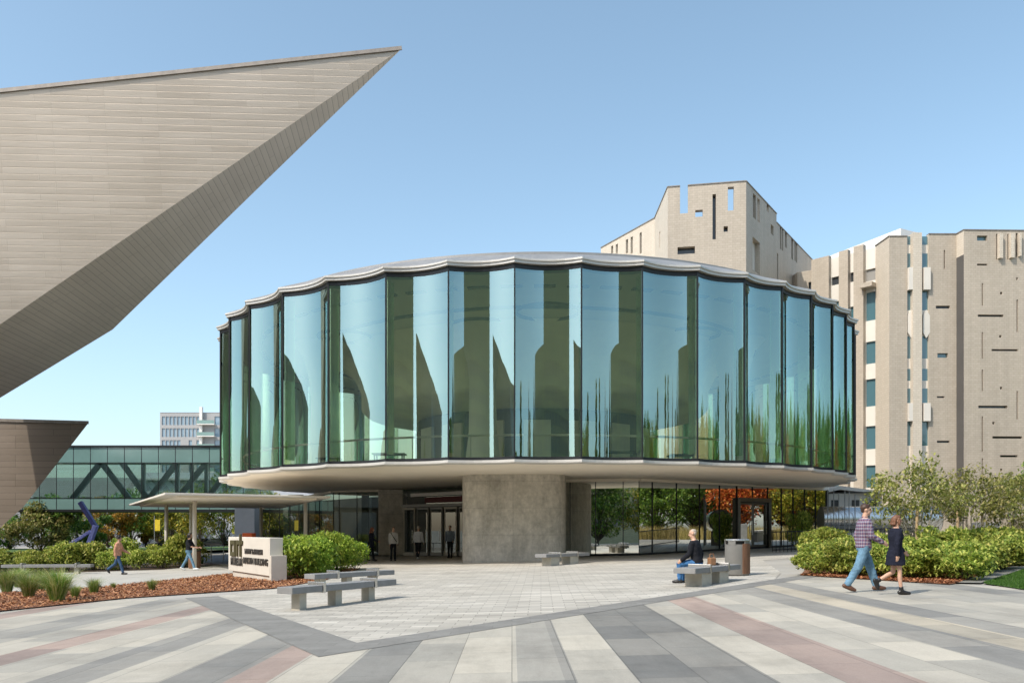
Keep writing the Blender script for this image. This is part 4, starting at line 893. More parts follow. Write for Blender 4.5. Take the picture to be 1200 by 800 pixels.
for i, (lm, x, y, h, cr) in enumerate(mir):
    l = nm[lm] + ' park tree mirrored in the lobby glass'; gr = nm[lm] + ' park trees mirrored in the glass'
    if lm not in protos: protos[lm] = (tree('park_tree', l, M[lm], M['bark'], 10, 4.3, 8.9, 9000, 70 + i, .19, 1, 70, None, (x, y, slope(x)), group=gr)); protos[lm].scale = (cr / 4.3, cr / 4.3, h / 10)
    else: dup(protos[lm], (x, y, slope(x)), i * 1.3, (cr / 4.3, cr / 4.3, h / 10), l, gr)
cp = None
for i, (x, y, h) in enumerate(((31, 9, 15), (35, -1, 17), (27, -9, 14), (38, 16, 14), (30, -26, 16), (-29, 3, 9), (-31, 9, 11), (-26, -7, 8), (-33, 22, 9), (-23, -14, 9))):
    l = 'tall narrow evergreen mirrored in the fluted glass'; gr = 'narrow evergreens mirrored in the glass'
    if cp is None: cp = tree('evergreen_tree', l, M['leaf_green'], M['bark'], 12, 2.0, 11.4, 9500, 200, .27, 1, 70, .5, (x, y, slope(x)), True, gr); cp.scale = (1, 1, h / 12)
    else: dup(cp, (x, y, slope(x)), i, (1.0, 1.0, h / 12), l, gr)
gg = MB(); rg = random.Random(9)
for x, y in scatter([(29.5, 36), (33, 30), (40, 40), (40, 60), (30, 56)], 9000, rg):
    a = rg.uniform(0, 6.28); h = rg.uniform(.7, 1.25); dx, dy = math.cos(a) * .025, math.sin(a) * .025
    gg.add([(x - dx, y - dy, slope(x)), (x + dx, y + dy, slope(x)), (x + rg.uniform(-.3, .3), y + rg.uniform(-.3, .3), slope(x) + h)], [(0, 1, 2)])
tag(gg.build('meadow_grass', M['gold_grass'], uv=False), 'golden dry meadow grass mirrored in the lobby glass', 'grass', kind='stuff')

# ------------------------------------------------------------------ benches, bin, sign
def bench(label, a, b, wd, zt, slabs, legs, th=.13, block=False, side=1):
    a = Vector((*a, 0)); b = Vector((*b, 0)); d = b - a; L = d.length; d.normalize(); n = Vector((-d.y, d.x, 0)) * side; rz = math.atan2(d.y, d.x)
    c0 = a + n * wd / 2; z0 = slope(c0.x)
    t = thing('stone_bench', label, 'bench', (c0.x + d.x * L / 2, c0.y + d.y * L / 2, slope(c0.x + d.x * L / 2)), rz, 'grey slab benches on the plaza')
    zz = zt - slope(c0.x + d.x * L / 2)
    for u0, u1 in slabs:
        MB().box(((u0 + u1) / 2 * L - L / 2, 0, zz - th / 2), ((u1 - u0) * L, wd, th)).build('seat_slab', M['bench_slab'], t, bevel=.008)
    for u in legs:
        lw = .62 if block else .2
        MB().box((u * L - L / 2, 0, (zz - th) / 2 - .05), (lw, wd * (.8 if block else .55), zz - th + .1 - .004)).build('leg', M['bench_leg'], t, bevel=.01)
    for i in range(len(slabs) - 1):
        u = (slabs[i][1] + slabs[i + 1][0]) / 2 * L - L / 2
        MB().box((u, 0, zz - th / 2 + .02), (.075, wd + .03, th + .09)).build('steel_divider', M['steel'], t, bevel=.006)
    return t
bench('front grey slab bench with two steel bands and three pale legs, nearest the camera', (-4.3, 16.2), (-2.65, 19.0), .42, .36, [(0, .26), (.29, .76), (.79, 1)], [.12, .44, .77])
bench('second grey slab bench just behind the front one, before the lime shrubs', (-5.1, 21.4), (-3.36, 23.7), .42, .34, [(0, .26), (.29, .76), (.79, 1)], [.12, .44, .77])
bench('grey slab bench on steel-faced blocks where the person in the black sweater sits', (4.32, 19.5), (6.05, 21.9), .56, .58, [(0, .30), (.325, .70), (.725, 1)], [.28, .66], .13, True)
bench('low grey slab bench on concrete blocks in front of the concrete core', (1.35, 32.6), (3.3, 35.2), .55, .52, [(0, .30), (.325, .70), (.725, 1)], [.22, .66], .13, True)
bench('long grey bench along the walkway before the left hedge', (-23.1, 37.4), (-19.3, 37.9), .45, -.10, [(0, .21), (.235, .82), (.845, 1)], [.22, .83])
bi = thing('litter_bin', 'brown-grey round litter bin with wooden slats at its side, right of the seated person', 'bin', (6.5, 23.9, slope(6.5)))
mb = MB(); prof = [(.33, .02), (.345, .05), (.345, .90)]; mb.lathe(prof, 40); mb.add([(.33 * math.cos(6.283 * j / 40), .33 * math.sin(6.283 * j / 40), .88) for j in range(40)], [tuple(range(40))])
mb.build('body', M['bin_grey'], bi, smooth=True)
mb = MB()
for a in range(-75, 16, 10): mb.box((.352 * math.cos(R(a)), .352 * math.sin(R(a)), .49), (.02, .055, .86), R(a))
mb.build('wood_slats', M['wood'], bi)
mb = MB().lathe([(.30, .9), (.30, 1.0)], 32); mb.build('opening', M['black_metal'], bi)
mb = MB()
for a in (-130, -50, 40, 130): mb.box((.33 * math.cos(R(a)), .33 * math.sin(R(a)), .96), (.03, .22, .14), R(a))
mb.build('lid_support', M['bin_grey'], bi)
MB().lathe([(.0, 1.05), (.34, 1.045), (.36, 1.02), (.36, 1.0), (.0, .99)], 40).build('lid', M['steel'], bi, smooth=False)
# monument sign
S0 = Vector((-7.9, 27.0, 0)); S1 = Vector((-10.62, 31.0, 0)); sd = (S1 - S0).normalized(); SL = (S1 - S0).length; sn = Vector((sd.y, -sd.x, 0)); 
if sn.y > 0: sn = -sn
sg = thing('museum_sign', 'pale concrete monument sign reading art museum beside the mulch bed', 'sign', (0, 0, 0))
ang = math.atan2(sd.y, sd.x)
c = (S0 + S1) / 2 - sn * .22
MB().box((c.x, c.y, .60), (SL, .44, 1.25), ang).build('panel', M['sign_stone'], sg, bevel=.012)
c2 = c - sn * .02 - sd * .15; MB().box((c2.x, c2.y, -.17), (SL * .9, .36, .34), ang).build('plinth', M['pale_concrete'], sg)
c3 = S0 - sd * .10 - sn * .24; MB().box((c3.x, c3.y, .19), (.19, .52, .92), ang).build('end_block', M['pale_concrete'], sg, bevel=.01)
def text(body, parent, mat, size, u, z, wid, off=.0, ext=.012, name='lettering', sx=None):
    cu = bpy.data.curves.new(name, 'FONT'); cu.body = body; cu.size = size; cu.extrude = ext; cu.offset = off; cu.resolution_u = 3; cu.align_x = 'LEFT'
    ob = bpy.data.objects.new(name, cu); COL.objects.link(ob); bpy.context.view_layer.update()
    dg = bpy.context.evaluated_depsgraph_get(); me = bpy.data.meshes.new_from_object(ob.evaluated_get(dg)); bpy.data.objects.remove(ob)
    xs_ = [v.co.x for v in me.vertices]; k = wid / (max(xs_) - min(xs_)); x0 = min(xs_)
    # viewed from the plaza the text runs from the far end (S1) towards the near end (S0)
    ex = -sd; P = S1 + ex * u + sn * .014
    for v in me.vertices:
        q = P + ex * ((v.co.x - x0) * k) + Vector((0, 0, z + v.co.y)) + sn * v.co.z; v.co = q
    me.materials.clear(); me.materials.append(mat); o = bpy.data.objects.new(name, me); COL.objects.link(o); o.parent = parent; return o
text('MUSEUM', sg, M['letter_dark'], .36, .36, .21, 1.46, .012)
text('LANNY & SHARON', sg, M['letter_dark'], .235, 2.12, .66, 2.0, .009); text('MARTIN BUILDING', sg, M['letter_dark'], .30, 1.94, .31, 2.74, .009)
# bold rounded "art" built from strokes
def stroke(mb, pts, wd=.15, dp=.05):
    ex = -sd
    P = [S1 + ex * (.36 + (p[0] - .22) * 1.32) + Vector((0, 0, p[1])) + sn * (dp / 2 + .004) for p in pts]
    for a, b in zip(P[:-1], P[1:]):
        d = (b - a).normalized(); s_ = sn.cross(d).normalized() * wd / 2; o = sn * dp / 2; e = d * wd * .46
        a2, b2 = a - e, b + e
        vs = [a2 - s_ - o, b2 - s_ - o, b2 + s_ - o, a2 + s_ - o, a2 - s_ + o, b2 - s_ + o, b2 + s_ + o, a2 + s_ + o]
        mb.add(vs, [(3, 2, 1, 0), (4, 5, 6, 7), (0, 1, 5, 4), (1, 2, 6, 5), (2, 3, 7, 6), (3, 0, 4, 7)])
mb = MB()
stroke(mb, [(.30, .60), (.30, 1.02)], .17); stroke(mb, [(.40, 1.03), (.66, 1.03)], .15, .052); stroke(mb, [(.40, .60), (.66, .60)], .15, .054); stroke(mb, [(.66, .605), (.66, 1.025)], .16, .058)
stroke(mb, [(.88, .60), (.88, 1.04)], .16, .056); stroke(mb, [(.90, 1.03), (1.05, 1.03)], .15, .05)
stroke(mb, [(1.20, .60), (1.20, 1.26)], .16, .057); stroke(mb, [(1.06, 1.035), (1.34, 1.035)], .13, .048)
mb.build('large_lettering', M['letter'], sg)
pl = thing('orange_planter', 'orange-red planter box just behind the sign', 'planter', (-13.2, 41.5, slope(-13.2)))
MB().prism([(-.25, -.25), (.25, -.25), (.29, .25), (-.29, .25)], 1.2, 1.68).build('box', M['orange'], pl, bevel=.03); MB().prism([(-.2, -.2), (.2, -.2), (.2, .2), (-.2, .2)], 0, 1.22).build('pedestal', M['grey_metal'], pl)
cpz = thing('concrete_pier', 'square grey concrete pier behind the canopy, above the sign', 'pier', (-20.0, 62.5, slope(-20)))
MB().box((0, 0, 1.9), (1.5, 1.2, 4.2)).build('shaft', M['pier'], cpz, bevel=.02); MB().box((0, 0, .1), (1.8, 1.5, .3)).build('footing', M['pale_concrete'], cpz)
bb = thing('litter_bin', 'rust brown litter bin behind the woman in the black top', 'bin', (at(228, 0, 41).x, 41, slope(-15.6)))
MB().lathe([(.27, .0), (.29, .05), (.29, .85)], 20).build('body', M['wood'], bb, smooth=True); MB().lathe([(0, .92), (.31, .9), (.31, .84), (0, .83)], 20).build('lid', M['black_metal'], bb)
hr = thing('handrail', 'low metal handrail behind the left walkway', 'railing', (0, 0, 0))
pts = [at(205, 0, 47), at(232, 0, 50), at(262, 0, 53)]
mb = MB()
for z in (.95, .5): mb.tube([(p.x, p.y, slope(p.x) + z) for p in pts], .025, 6)
mb.build('rail', M['steel'], hr)
for p in pts + [pts[0].lerp(pts[1], .5), pts[1].lerp(pts[2], .5)]: MB().tube([(p.x, p.y, slope(p.x)), (p.x, p.y, slope(p.x) + .95)], .03, 6).build('post', M['steel'], hr)
# blue bent steel piece
bl_ = thing('blue_sculpture', 'bent blue-violet steel beam sculpture in front of the bridge', 'sculpture')
ys = 60
def zed2(px, py): p = at(px, py, ys); return (p.x, p.y, p.z)
MB().bar(zed2(94, 588), zed2(112, 617), .34, .3).build('upper_beam', M['blue_shaded'], bl_, bevel=.03); MB().bar(zed2(112.5, 615), zed2(103, 641), .38, .3).build('leg', M['blue_steel_lit'], bl_, bevel=.03)
MB().bar(zed2(106, 622), zed2(76, 642), .2, .2).build('brace', M['blue_steel_lit'], bl_, bevel=.02)
fp_ = thing('banner_pole', 'slim pole with a yellow banner beyond the walkway', 'banner', (at(181, 0, 96).x, 96, slope(-41)))
MB().tube([(0, 0, 0), (0, 0, 4.2)], .05, 6).build('pole', M['grey_metal'], fp_); MB().box((.35, 0, 3.1), (.6, .04, 1.3)).build('banner', M['yellow'], fp_)

# ------------------------------------------------------------------ right hand things
ps = thing('gate_screen', 'tall thin dark metal posts of an open screen at the right end of the pavilion', 'fence')
for px, h in ((970, 3.5), (977, 3.5), (983, 3.3), (990, 3.4), (995, 3.4), (1002, 3.2), (1012, 3.0), (1019, 3.1)):
    x = at(px, 0, 45).x; MB().bar((x, 45, slope(x)), (x, 45, slope(x) + h - .3), .035, .05).build('post', M['grey_metal'], ps)
xa, xb = at(968, 0, 45).x, at(1022, 0, 45).x
for z in (1.0, 3.0): MB().bar((xa, 45.06, slope(xa) + z), (xb, 45.06, slope(xb) + z), .04, .06).build('rail', M['black_metal'], ps)
pf = thing('picket_fence', 'low dark picket fence behind the right shrubs', 'fence')
xa, xb = at(905, 0, 41.5).x, at(1100, 0, 43).x; n = 46
mb = MB()
for i in range(n):
    x = xa + (xb - xa) * i / (n - 1); y = 41.5 + 1.5 * i / (n - 1); mb.bar((x, y, slope(x)), (x, y, slope(x) + 1.05), .025, .025)
mb.build('pickets', M['black_metal'], pf)
for z in (.12, 1.02): MB().bar((xa, 41.54, slope(xa) + z), (xb, 43.04, slope(xb) + z), .03, .05).build('rail', M['black_metal'], pf)
sc_ = thing('steel_cylinder', 'long polished steel cylinder lying on supports behind the small trees', 'sculpture')
Yc = 46.0; xa, xb = at(962, 0, Yc).x, at(1092, 0, Yc).x; zc = 2.05
MB().tube([(xa, Yc, zc), (xb, Yc - .6, zc)], .72, 40, False).build('shell', M['mirror_steel'], sc_, smooth=True)
for x, y, r_ in ((xa + .03, Yc, -90), (xb - .03, Yc - .6, 90)):
    e_ = MB().lathe([(0, .02), (.60, .02), (.66, 0), (.715, 0)], 32).build('end_cap', M['grey_panel'], sc_, uv=False); e_.location = (x, y, zc); e_.rotation_euler = (0, R(r_), 0)
for x in (xa + .8, (xa + xb) / 2, xb - .8): MB().box((x, Yc - .3, (zc - .65 + slope(x)) / 2), (.5, .6, zc - .65 - slope(x))).build('support', M['grey_panel'], sc_)
ki = thing('entry_kiosk', 'small grey building with a sloping white roof right of the pavilion', 'building')
MB().box((23.2, 58, 1.9), (4.0, 3.2, 4.2)).build('wall', M['pale_concrete'], ki)
for x in (22.0, 23.4, 24.6): MB().box((x, 56.38, 2.6), (.5, .06, 1.8)).build('window', M['slit'], ki)
MB().add([(20.9, 56.0, 4.05), (22.2, 56.0, 4.45), (25.6, 56.0, 4.0), (20.9, 60, 4.05), (22.2, 60, 4.45), (25.6, 60, 4.0), (20.9, 56.0, 3.9), (22.2, 56.0, 4.2), (25.6, 56.0, 3.85), (20.9, 60, 3.9), (22.2, 60, 4.2), (25.6, 60, 3.85)],
         [(0, 1, 4, 3), (1, 2, 5, 4), (0, 6, 7, 1), (1, 7, 8, 2), (6, 9, 10, 7), (7, 10, 11, 8), (2, 8, 11, 5), (0, 3, 9, 6)]).build('roof', M['white_panel'], ki)
lw_ = thing('garden_wall', 'low grey garden wall with a pale cap behind the right shrubs', 'wall')
MB().bar((23.4, 48, .85), (40, 50, 1.05), .4, .9).build('wall', M['grey_panel'], lw_); MB().bar((23.3, 48, 1.35), (40, 50, 1.52), .5, .12).build('cap', M['white_panel'], lw_)
bx = thing('electrical_cabinet', 'grey metal cabinet against the low garden wall', 'cabinet', (27.0, 47.2, slope(27)))
MB().box((0, 0, .6), (1.4, .6, 1.2)).build('body', M['grey_metal'], bx, bevel=.02); MB().box((0, -.31, .6), (.02, .02, 1.0)).build('door_gap', M['black_metal'], bx)

# ------------------------------------------------------------------ far parked cars
def car(label, x, y, rz, paint):
    t = thing('parked_car', label, 'car', (x, y, slope(x) + .02), rz, 'cars parked across the street')
    L, W = 4.5, 1.75
    prof = [(-2.25, .35), (-2.25, .75), (-2.1, .9), (-1.2, .95), (-.6, 1.38), (.9, 1.42), (1.6, 1.0), (2.15, .92), (2.25, .7), (2.25, .35)]
    mb = MB(); n = len(prof); vs = []
    for s in (-1, 1): vs += [(px, s * W / 2 * (.82 if pz > 1.2 else 1), pz) for px, pz in prof]
    mb.add(vs, [tuple(range(n)), tuple(range(2 * n - 1, n - 1, -1))] + [(i, n + i, n + (i + 1) % n, (i + 1) % n) for i in range(n)]); mb.build('body', paint, t, bevel=.04)
    for s in (-1, 1): MB().add([(-1.05, s * (W / 2 * .93 + .004), .98), (-.55, s * (W / 2 * .83 + .02), 1.33), (.85, s * (W / 2 * .83 + .02), 1.35), (1.35, s * (W / 2 * .93 + .004), 1.0)], [(0, 1, 2, 3)]).build('side_window', M['slit'], t)
    for px in (-1.4, 1.4):
        for s in (-1, 1):
            wl = MB().tube([(px, s * (W / 2 - .2), .33), (px, s * (W / 2 + .01), .33)], .33, 16).build('wheel', M['black_metal'], t); MB().tube([(px, s * (W / 2 + .0), .33), (px, s * (W / 2 + .02), .33)], .2, 12).build('rim', M['steel'], wl)
    for s in (-1, 1): MB().box((2.24, s * .6, .72), (.05, .35, .12)).build('headlight', M['white_panel'], t)
for i, (px, c, nme) in enumerate(((254, (.6, .6, .6), 'white'), (236, (.08, .09, .11), 'dark grey'), (217, (.35, .37, .4), 'silver'), (199, (.06, .07, .12), 'dark blue'))):
    car(nme + ' car parked beyond the lawn beneath the trees', at(px, 0, 108).x, 108, R(8), plain('car_paint_' + nme.replace(' ', '_'), c, .25, .3))
# ------------------------------------------------------------------ people
def skinmat(name, c): return plain(name, c, .55, 0, .06, 20)
SK1, SK2, SK3 = skinmat('skin_light', (.56, .34, .24)), skinmat('skin_tan', (.42, .245, .165)), skinmat('skin_deep', (.25, .135, .085))
def cloth(name, c, var=.15, sc_=12): return plain(name, c, .85, 0, var, sc_, 60, .15, .2)
def plaid():
    k = NT('plaid_shirt'); s = k.n('ShaderNodeSeparateXYZ', {0: k.coord('Object')})
    def lines(o, f, w, ph=0.0): return k.math('LESS_THAN', k.math('FRACT', k.math('ADD', k.math('MULTIPLY', o, f), ph)), w)
    h = k.math('ADD', s.outputs[0], s.outputs[1])
    col = k.mix(k.math('MULTIPLY', lines(s.outputs[2], 15, .45), .85), (.23, .21, .27), (.15, .045, .065)); col = k.mix(k.math('MULTIPLY', lines(h, 15, .4), .6), col, (.05, .065, .16))
    col = k.mix(k.math('MULTIPLY', lines(s.outputs[2], 15, .14, .3), .6), col, (.42, .36, .38)); col = k.mix(k.math('MULTIPLY', lines(h, 15, .14, .35), .6), col, (.36, .32, .38))
    return k.end(k.pbr(col, .85, spec=.2))
def jeansmat(name, c):
    k = NT(name); n = k.noise(4, 6, .7); return k.end(k.pbr(k.ramp(n, [(.3, tuple(x * .62 for x in c)), (.68, tuple(min(1, x * 1.45) for x in c))]), .85, 0, k.bump(k.noise(22, 5), .5, .01), .2))
PLAID = plaid(); JEAN = jeansmat('light_denim', (.13, .24, .34)); JEAN2 = jeansmat('dark_denim', (.045, .085, .16)); JEAN3 = jeansmat('blue_denim', (.05, .15, .33))
BLK = cloth('black_cloth', (.014, .015, .02)); NAVY = cloth('navy_cloth', (.013, .015, .028)); WHT = cloth('white_cloth', (.58, .60, .66)); TAN = cloth('tan_pink_cloth', (.50, .26, .17), .3); GRY = cloth('pale_grey_cloth', (.48, .47, .46)); GBL = cloth('slate_cloth', (.17, .21, .27))
SHB = plain('brown_leather', (.10, .045, .025), .5); SHK = plain('black_leather', (.016, .015, .015), .4); SHW = plain('white_trainer', (.65, .65, .65), .6)
H_BR = plain('brown_hair', (.055, .026, .014), .55, 0, .3, 30); H_DK = plain('dark_hair', (.014, .010, .009), .5, 0, .3, 30); H_AU = plain('auburn_hair', (.16, .07, .035), .55, 0, .35, 30); H_RD = plain('red_hair', (.17, .05, .02), .55, 0, .3, 30); H_GR = plain('grey_hair', (.42, .36, .30), .6, 0, .2, 30)
EYE = plain('eye_dark', (.02, .015, .012), .2); LIP = skinmat('lip', (.42, .17, .14)); BAGB = plain('blue_bag', (.10, .30, .42), .6); BAGT = plain('tan_leather', (.30, .155, .075), .6)
from mathutils import noise as mnoise
def remesh(mb, name, mat, parent, vox, smooth=6, folds=0):
    me = mb.mesh(name, None, uv=False); ob = bpy.data.objects.new(name, me); COL.objects.link(ob)
    r = ob.modifiers.new('r', 'REMESH'); r.mode = 'VOXEL'; r.voxel_size = vox; r.use_smooth_shade = True
    if smooth: s_ = ob.modifiers.new('s', 'SMOOTH'); s_.iterations = smooth; s_.factor = .5
    bpy.context.view_layer.update(); dg = bpy.context.evaluated_depsgraph_get(); m2 = bpy.data.meshes.new_from_object(ob.evaluated_get(dg)); bpy.data.objects.remove(ob); bpy.data.meshes.remove(me)
    if folds:
        NR = [v.normal.copy() for v in m2.vertices]
        for v, nr in zip(m2.vertices, NR):
            q = v.co; f_ = mnoise.noise(Vector((q.x * 11, q.y * 11, q.z * 17))) * .6 + mnoise.noise(Vector((q.x * 23 + 5, q.y * 23, q.z * 34))) * .4
            v.co = q + nr * f_ * folds
    m2.name = name; m2.materials.clear(); m2.materials.append(mat); m2.polygons.foreach_set('use_smooth', [True] * len(m2.polygons))
    o = bpy.data.objects.new(name, m2); COL.objects.link(o); o.parent = parent; return o
def loft(mb, rings, n=20):      # rings: (centre, lateral vec, depth vec, rx, ry)
    vs = []
    for c, lx, ly, rx, ry in rings:
        for j in range(n):
            t = 2 * math.pi * j / n; ct, st = math.cos(t), math.sin(t); e = .82
            vs.append(c + lx * rx * math.copysign(abs(ct) ** e, ct) + ly * ry * math.copysign(abs(st) ** e, st))
    k = len(rings); return mb.add(vs, [(i * n + j, i * n + (j + 1) % n, (i + 1) * n + (j + 1) % n, (i + 1) * n + j) for i in range(k - 1) for j in range(n)] + [tuple(range(n - 1, -1, -1)), tuple(range((k - 1) * n, k * n))])
def person(label, x, y, rz, H, pose, look, z=None, vox=.013, group=None):
    t = thing('person', label, 'person', (0, 0, 0), rz, group); S = H / 1.75; t.scale = (S, S, S)
    g = pose.get; fem = look.get('fem', False); ln = R(g('lean', 2)); U = Vector((0, math.sin(ln), math.cos(ln))); FW = Vector((0, math.cos(ln), -math.sin(ln))); X = Vector((1, 0, 0)); YV = Vector((0, 1, 0)); ZV = Vector((0, 0, 1))
    P = Vector((0, 0, .93)); legs = []; sole = 9
    for s, a, k, fpit in ((-1, g('thl', 0), g('knl', 0), g('ftl', 0)), (1, g('thr', 0), g('knr', 0), g('ftr', 0))):
        a = R(a); k = R(k); sp = g('spread', .0) * s
        hip = P + Vector((s * .088, 0, -.03)); kn = hip + Vector((sp, math.sin(a), -math.cos(a))).normalized() * .43; an = kn + Vector((0, math.sin(a - k), -math.cos(a - k))) * .415
        f = R(fpit); ff = Vector((s * .12, math.cos(f), math.sin(f))).normalized(); fu = Vector((0, -math.sin(f), math.cos(f)))
        heel = an - ff * .045 - fu * .035; ball = an + ff * .115 - fu * .045; toe = an + ff * .17 - fu * .047
        sole = min(sole, heel.z - .04, toe.z - .03); legs.append((hip, kn, an, heel, ball, toe))
    dz = -sole
    if g('seat'): dz = g('seat') / S - (P.z - .115)
    sh = Vector((0, 0, dz)); P = P + sh; legs = [tuple(q + sh for q in L) for L in legs]
    w = .90 if fem else 1.0
    bust = .012 if fem else 0
    def rings(o, z0=-.10, z1=.545):
        tab = [(-.12, .135 if fem else .13, .10), (-.06, .17 if fem else .155, .118), (.02, .165 if fem else .155, .112), (.12, .132 if fem else .142, .098), (.22, .138 if fem else .155, .105), (.33, .155 if fem else .172, .118 + bust), (.41, .165 if fem else .182, .110), (.46, .146 if fem else .16, .095), (.50, .108 if fem else .118, .078), (.53, .074, .064), (.56, .058, .056)]
        return [(P + U * h, X, FW, (rx + o) * (1 if fem else 1.02), ry + o) for h, rx, ry in tab if z0 <= h <= z1]
    arms = []; bw = .165 if fem else .19
    for s, a, e, ab in ((-1, g('arl', 0), g('ell', 15), g('abl', .10)), (1, g('arr', 0), g('elr', 15), g('abr', .10))):
        a = R(a); e = R(e); so = P + U * .44 + X * s * bw; el = so + Vector((s * ab, math.sin(a), -math.cos(a))).normalized() * .275
        fd = Vector((-s * g('fin', .0), math.sin(a + e), -math.cos(a + e))).normalized(); wr = el + fd * .24; arms.append((s, so, el, wr, fd))
    nb = P + U * .52; yawh = R(g('look', 0)); hd = nb + U * .045 + Vector((0, .028, .135)); hM = Matrix.Rotation(yawh, 3, 'Z') @ Matrix.Rotation(R(-g('nod', 4)), 3, 'X')
    hp = lambda a, b, c: hd + hM @ Vector((a, b, c))
    # body
    mb = MB(); loft(mb, rings(0, -.2, .6))
    mb.cone(nb - U * .02, .058, hd - Vector((0, .01, .06)), .052)
    mb.ball(hp(0, -.012, .022), (.073, .092, .092), 20, hM.to_4x4()); mb.ball(hp(0, .026, -.045), (.055, .062, .070), 16, hM.to_4x4())
    mb.tube([hp(0, .075, .025), hp(0, .108, -.018), hp(0, .082, -.026)], [.009, .015, .012], 8); mb.ball(hp(0, .068, -.092), (.024, .02, .018), 10); mb.ball(hp(0, .075, .035), (.05, .014, .012), 10, hM.to_4x4())
    mb.ball(hp(0, .083, -.055), (.022, .012, .011), 10, hM.to_4x4())
    for s in (-1, 1): mb.ball(hp(s * .075, -.008, -.004), (.011, .02, .032), 10, hM.to_4x4())
    for hip, kn, an, heel, ball, toe in legs:
        mb.cone(hip, .084 * w, kn, .054 * w); cf = kn.lerp(an, .3) - YV * .012; mb.cone(kn, .052 * w, cf, .055 * w); mb.cone(cf, .055 * w, an, .036 * w); mb.cone(an, .036, heel, .034); mb.cone(an, .034, ball, .032); mb.cone(ball, .034, toe, .022)
    for s, so, el, wr, fd in arms:
        mb.cone(so, .054 * w, el, .040 * w); mb.cone(el, .041 * w, wr, .027 * w)
        side = X * s; pal = wr + fd * .05; mb.ball(wr + fd * .02, .025, 10)
        nrm = side; acr = fd.cross(nrm).normalized()
        Mx = Matrix((acr, nrm, fd)).transposed().to_4x4(); mb.ball(pal, (.040, .018, .052), 12, Mx)
        for i, Lf in enumerate((.062, .072, .066, .05)):
            b = pal + acr * (.028 - .0185 * i) + fd * .035; m_ = b + fd * Lf * .55 - nrm * .008; e_ = b + fd * Lf - nrm * .026
            mb.cone(b, .0095, m_, .0088, 8); mb.cone(m_, .0088, e_, .0075, 8)
        fwd = acr if acr.dot(YV) > 0 else -acr
        mb.cone(wr + fd * .03 + fwd * .03, .011, wr + fd * .062 + fwd * .052 - nrm * .012, .009, 8); mb.cone(wr + fd * .062 + fwd * .052 - nrm * .012, .009, wr + fd * .088 + fwd * .05 - nrm * .024, .008, 8)
    remesh(mb, 'body', look['skin'], t, vox * .62, 3)
    for s in (-1, 1): MB().ball(hp(s * .030, .079, .018), (.012, .006, .007), 10, hM.to_4x4()).build('eye', EYE, t, smooth=True, uv=False)
    MB().ball(hp(0, .0935, -.055), (.020, .004, .005), 10, hM.to_4x4()).build('mouth', LIP, t, smooth=True, uv=False)
    # hair
    hs = look.get('hair', 'short'); mb = MB(); mb.ball(hp(0, -.022, .042), (.080, .092, .085), 20, hM.to_4x4())
    if hs != 'bald': mb.ball(hp(0, .035, .098), (.055, .045, .022), 14, hM.to_4x4())
    if hs == 'short': mb.ball(hp(0, -.058, -.005), (.064, .045, .06), 14, hM.to_4x4())
    if hs == 'bald': mb = MB(); mb.ball(hp(0, -.05, .0), (.073, .055, .055), 14, hM.to_4x4()); mb.ball(hp(0, -.03, .055), (.072, .078, .062), 16, hM.to_4x4())
    if hs in ('bob', 'long'):
        dn = -.11 if hs == 'bob' else -.24
        for a in (-140, -115, -90, -65, -40, 165, 15):
            c = hp(.075 * math.cos(R(a)), -.012 + .085 * math.sin(R(a)), .03); mb.cone(c, .034, c + hM @ Vector((.012 * math.cos(R(a)), .02 * math.sin(R(a)), dn)), .030, 10)
        mb.ball(hp(0, -.07, -.05), (.075, .055, .09), 16, hM.to_4x4())
    if hs == 'curly':
        rng = random.Random(4)
        for _ in range(46):
            a = rng.uniform(120, 420); e_ = rng.uniform(-.6, 1.2); c = hp(.088 * math.cos(R(a)) * math.cos(e_ * .8), -.03 + .085 * math.sin(R(a)) * math.cos(e_ * .8) - .01, .04 + .09 * math.sin(e_)); 
            if (hM.inverted() @ (c - hd)).y < .045: mb.ball(c, rng.uniform(.026, .038), 8)
    remesh(mb, 'hair', look['hairm'], t, .009, 2, .012)
    # lower clothing
    if look.get('trousers'):
        mb = MB(); o = .016; loft(mb, rings(o, -.2, .13))
        for hip, kn, an, *_ in legs:
            wd = look.get('leg_w', 1.0); mb.cone(hip, .092 * w + o * .6, kn, (.062 * w + o * .6) * wd); lo_ = kn.lerp(an, .93); mb.cone(kn, (.062 * w + o * .6) * wd, lo_, (.050 + o * .5) * wd)
        remesh(mb, 'trousers', look['trousers'], t, vox, 5, .013)
    # upper clothing
    o = look.get('bulk', .016); mb = MB(); hem = look.get('hem', -.05); rr = rings(o, hem, .545); loft(mb, rr)
    if hem < -.12:            # skirt or coat tails
        c0 = P + U * -.10; rx0 = (.165 if fem else .155) + o; dr = [(P + Vector((0, 0, .02)), X, YV, rx0, .125 + o), (P + Vector((0, 0, -.10)), X, YV, rx0 + .012, .135 + o + g('skf', 0)), (P + Vector((0, g('sky', 0), hem)), X, YV, rx0 + .02, .145 + o + g('skf', 0) * 1.6)]
        loft(mb, dr)
    for s, so, el, wr, fd in arms:
        oo = o * .75; mb.cone(so, .058 * w + oo, el, .046 * w + oo)
        sl_ = look.get('sleeve', 1.0)
        if sl_ > 0: mb.cone(el, .046 * w + oo, el.lerp(wr, .96 * sl_), .034 * w + oo)
    top = remesh(mb, look.get('top_name', 'shirt'), look['top'], t, vox, 4, .011)
    if look.get('collar'):
        cb = MB(); cb.tube([nb + U * .005, nb + U * .045], [.068, .064], 20, False); cb.build('collar', look['top'], t, smooth=True, uv=False)
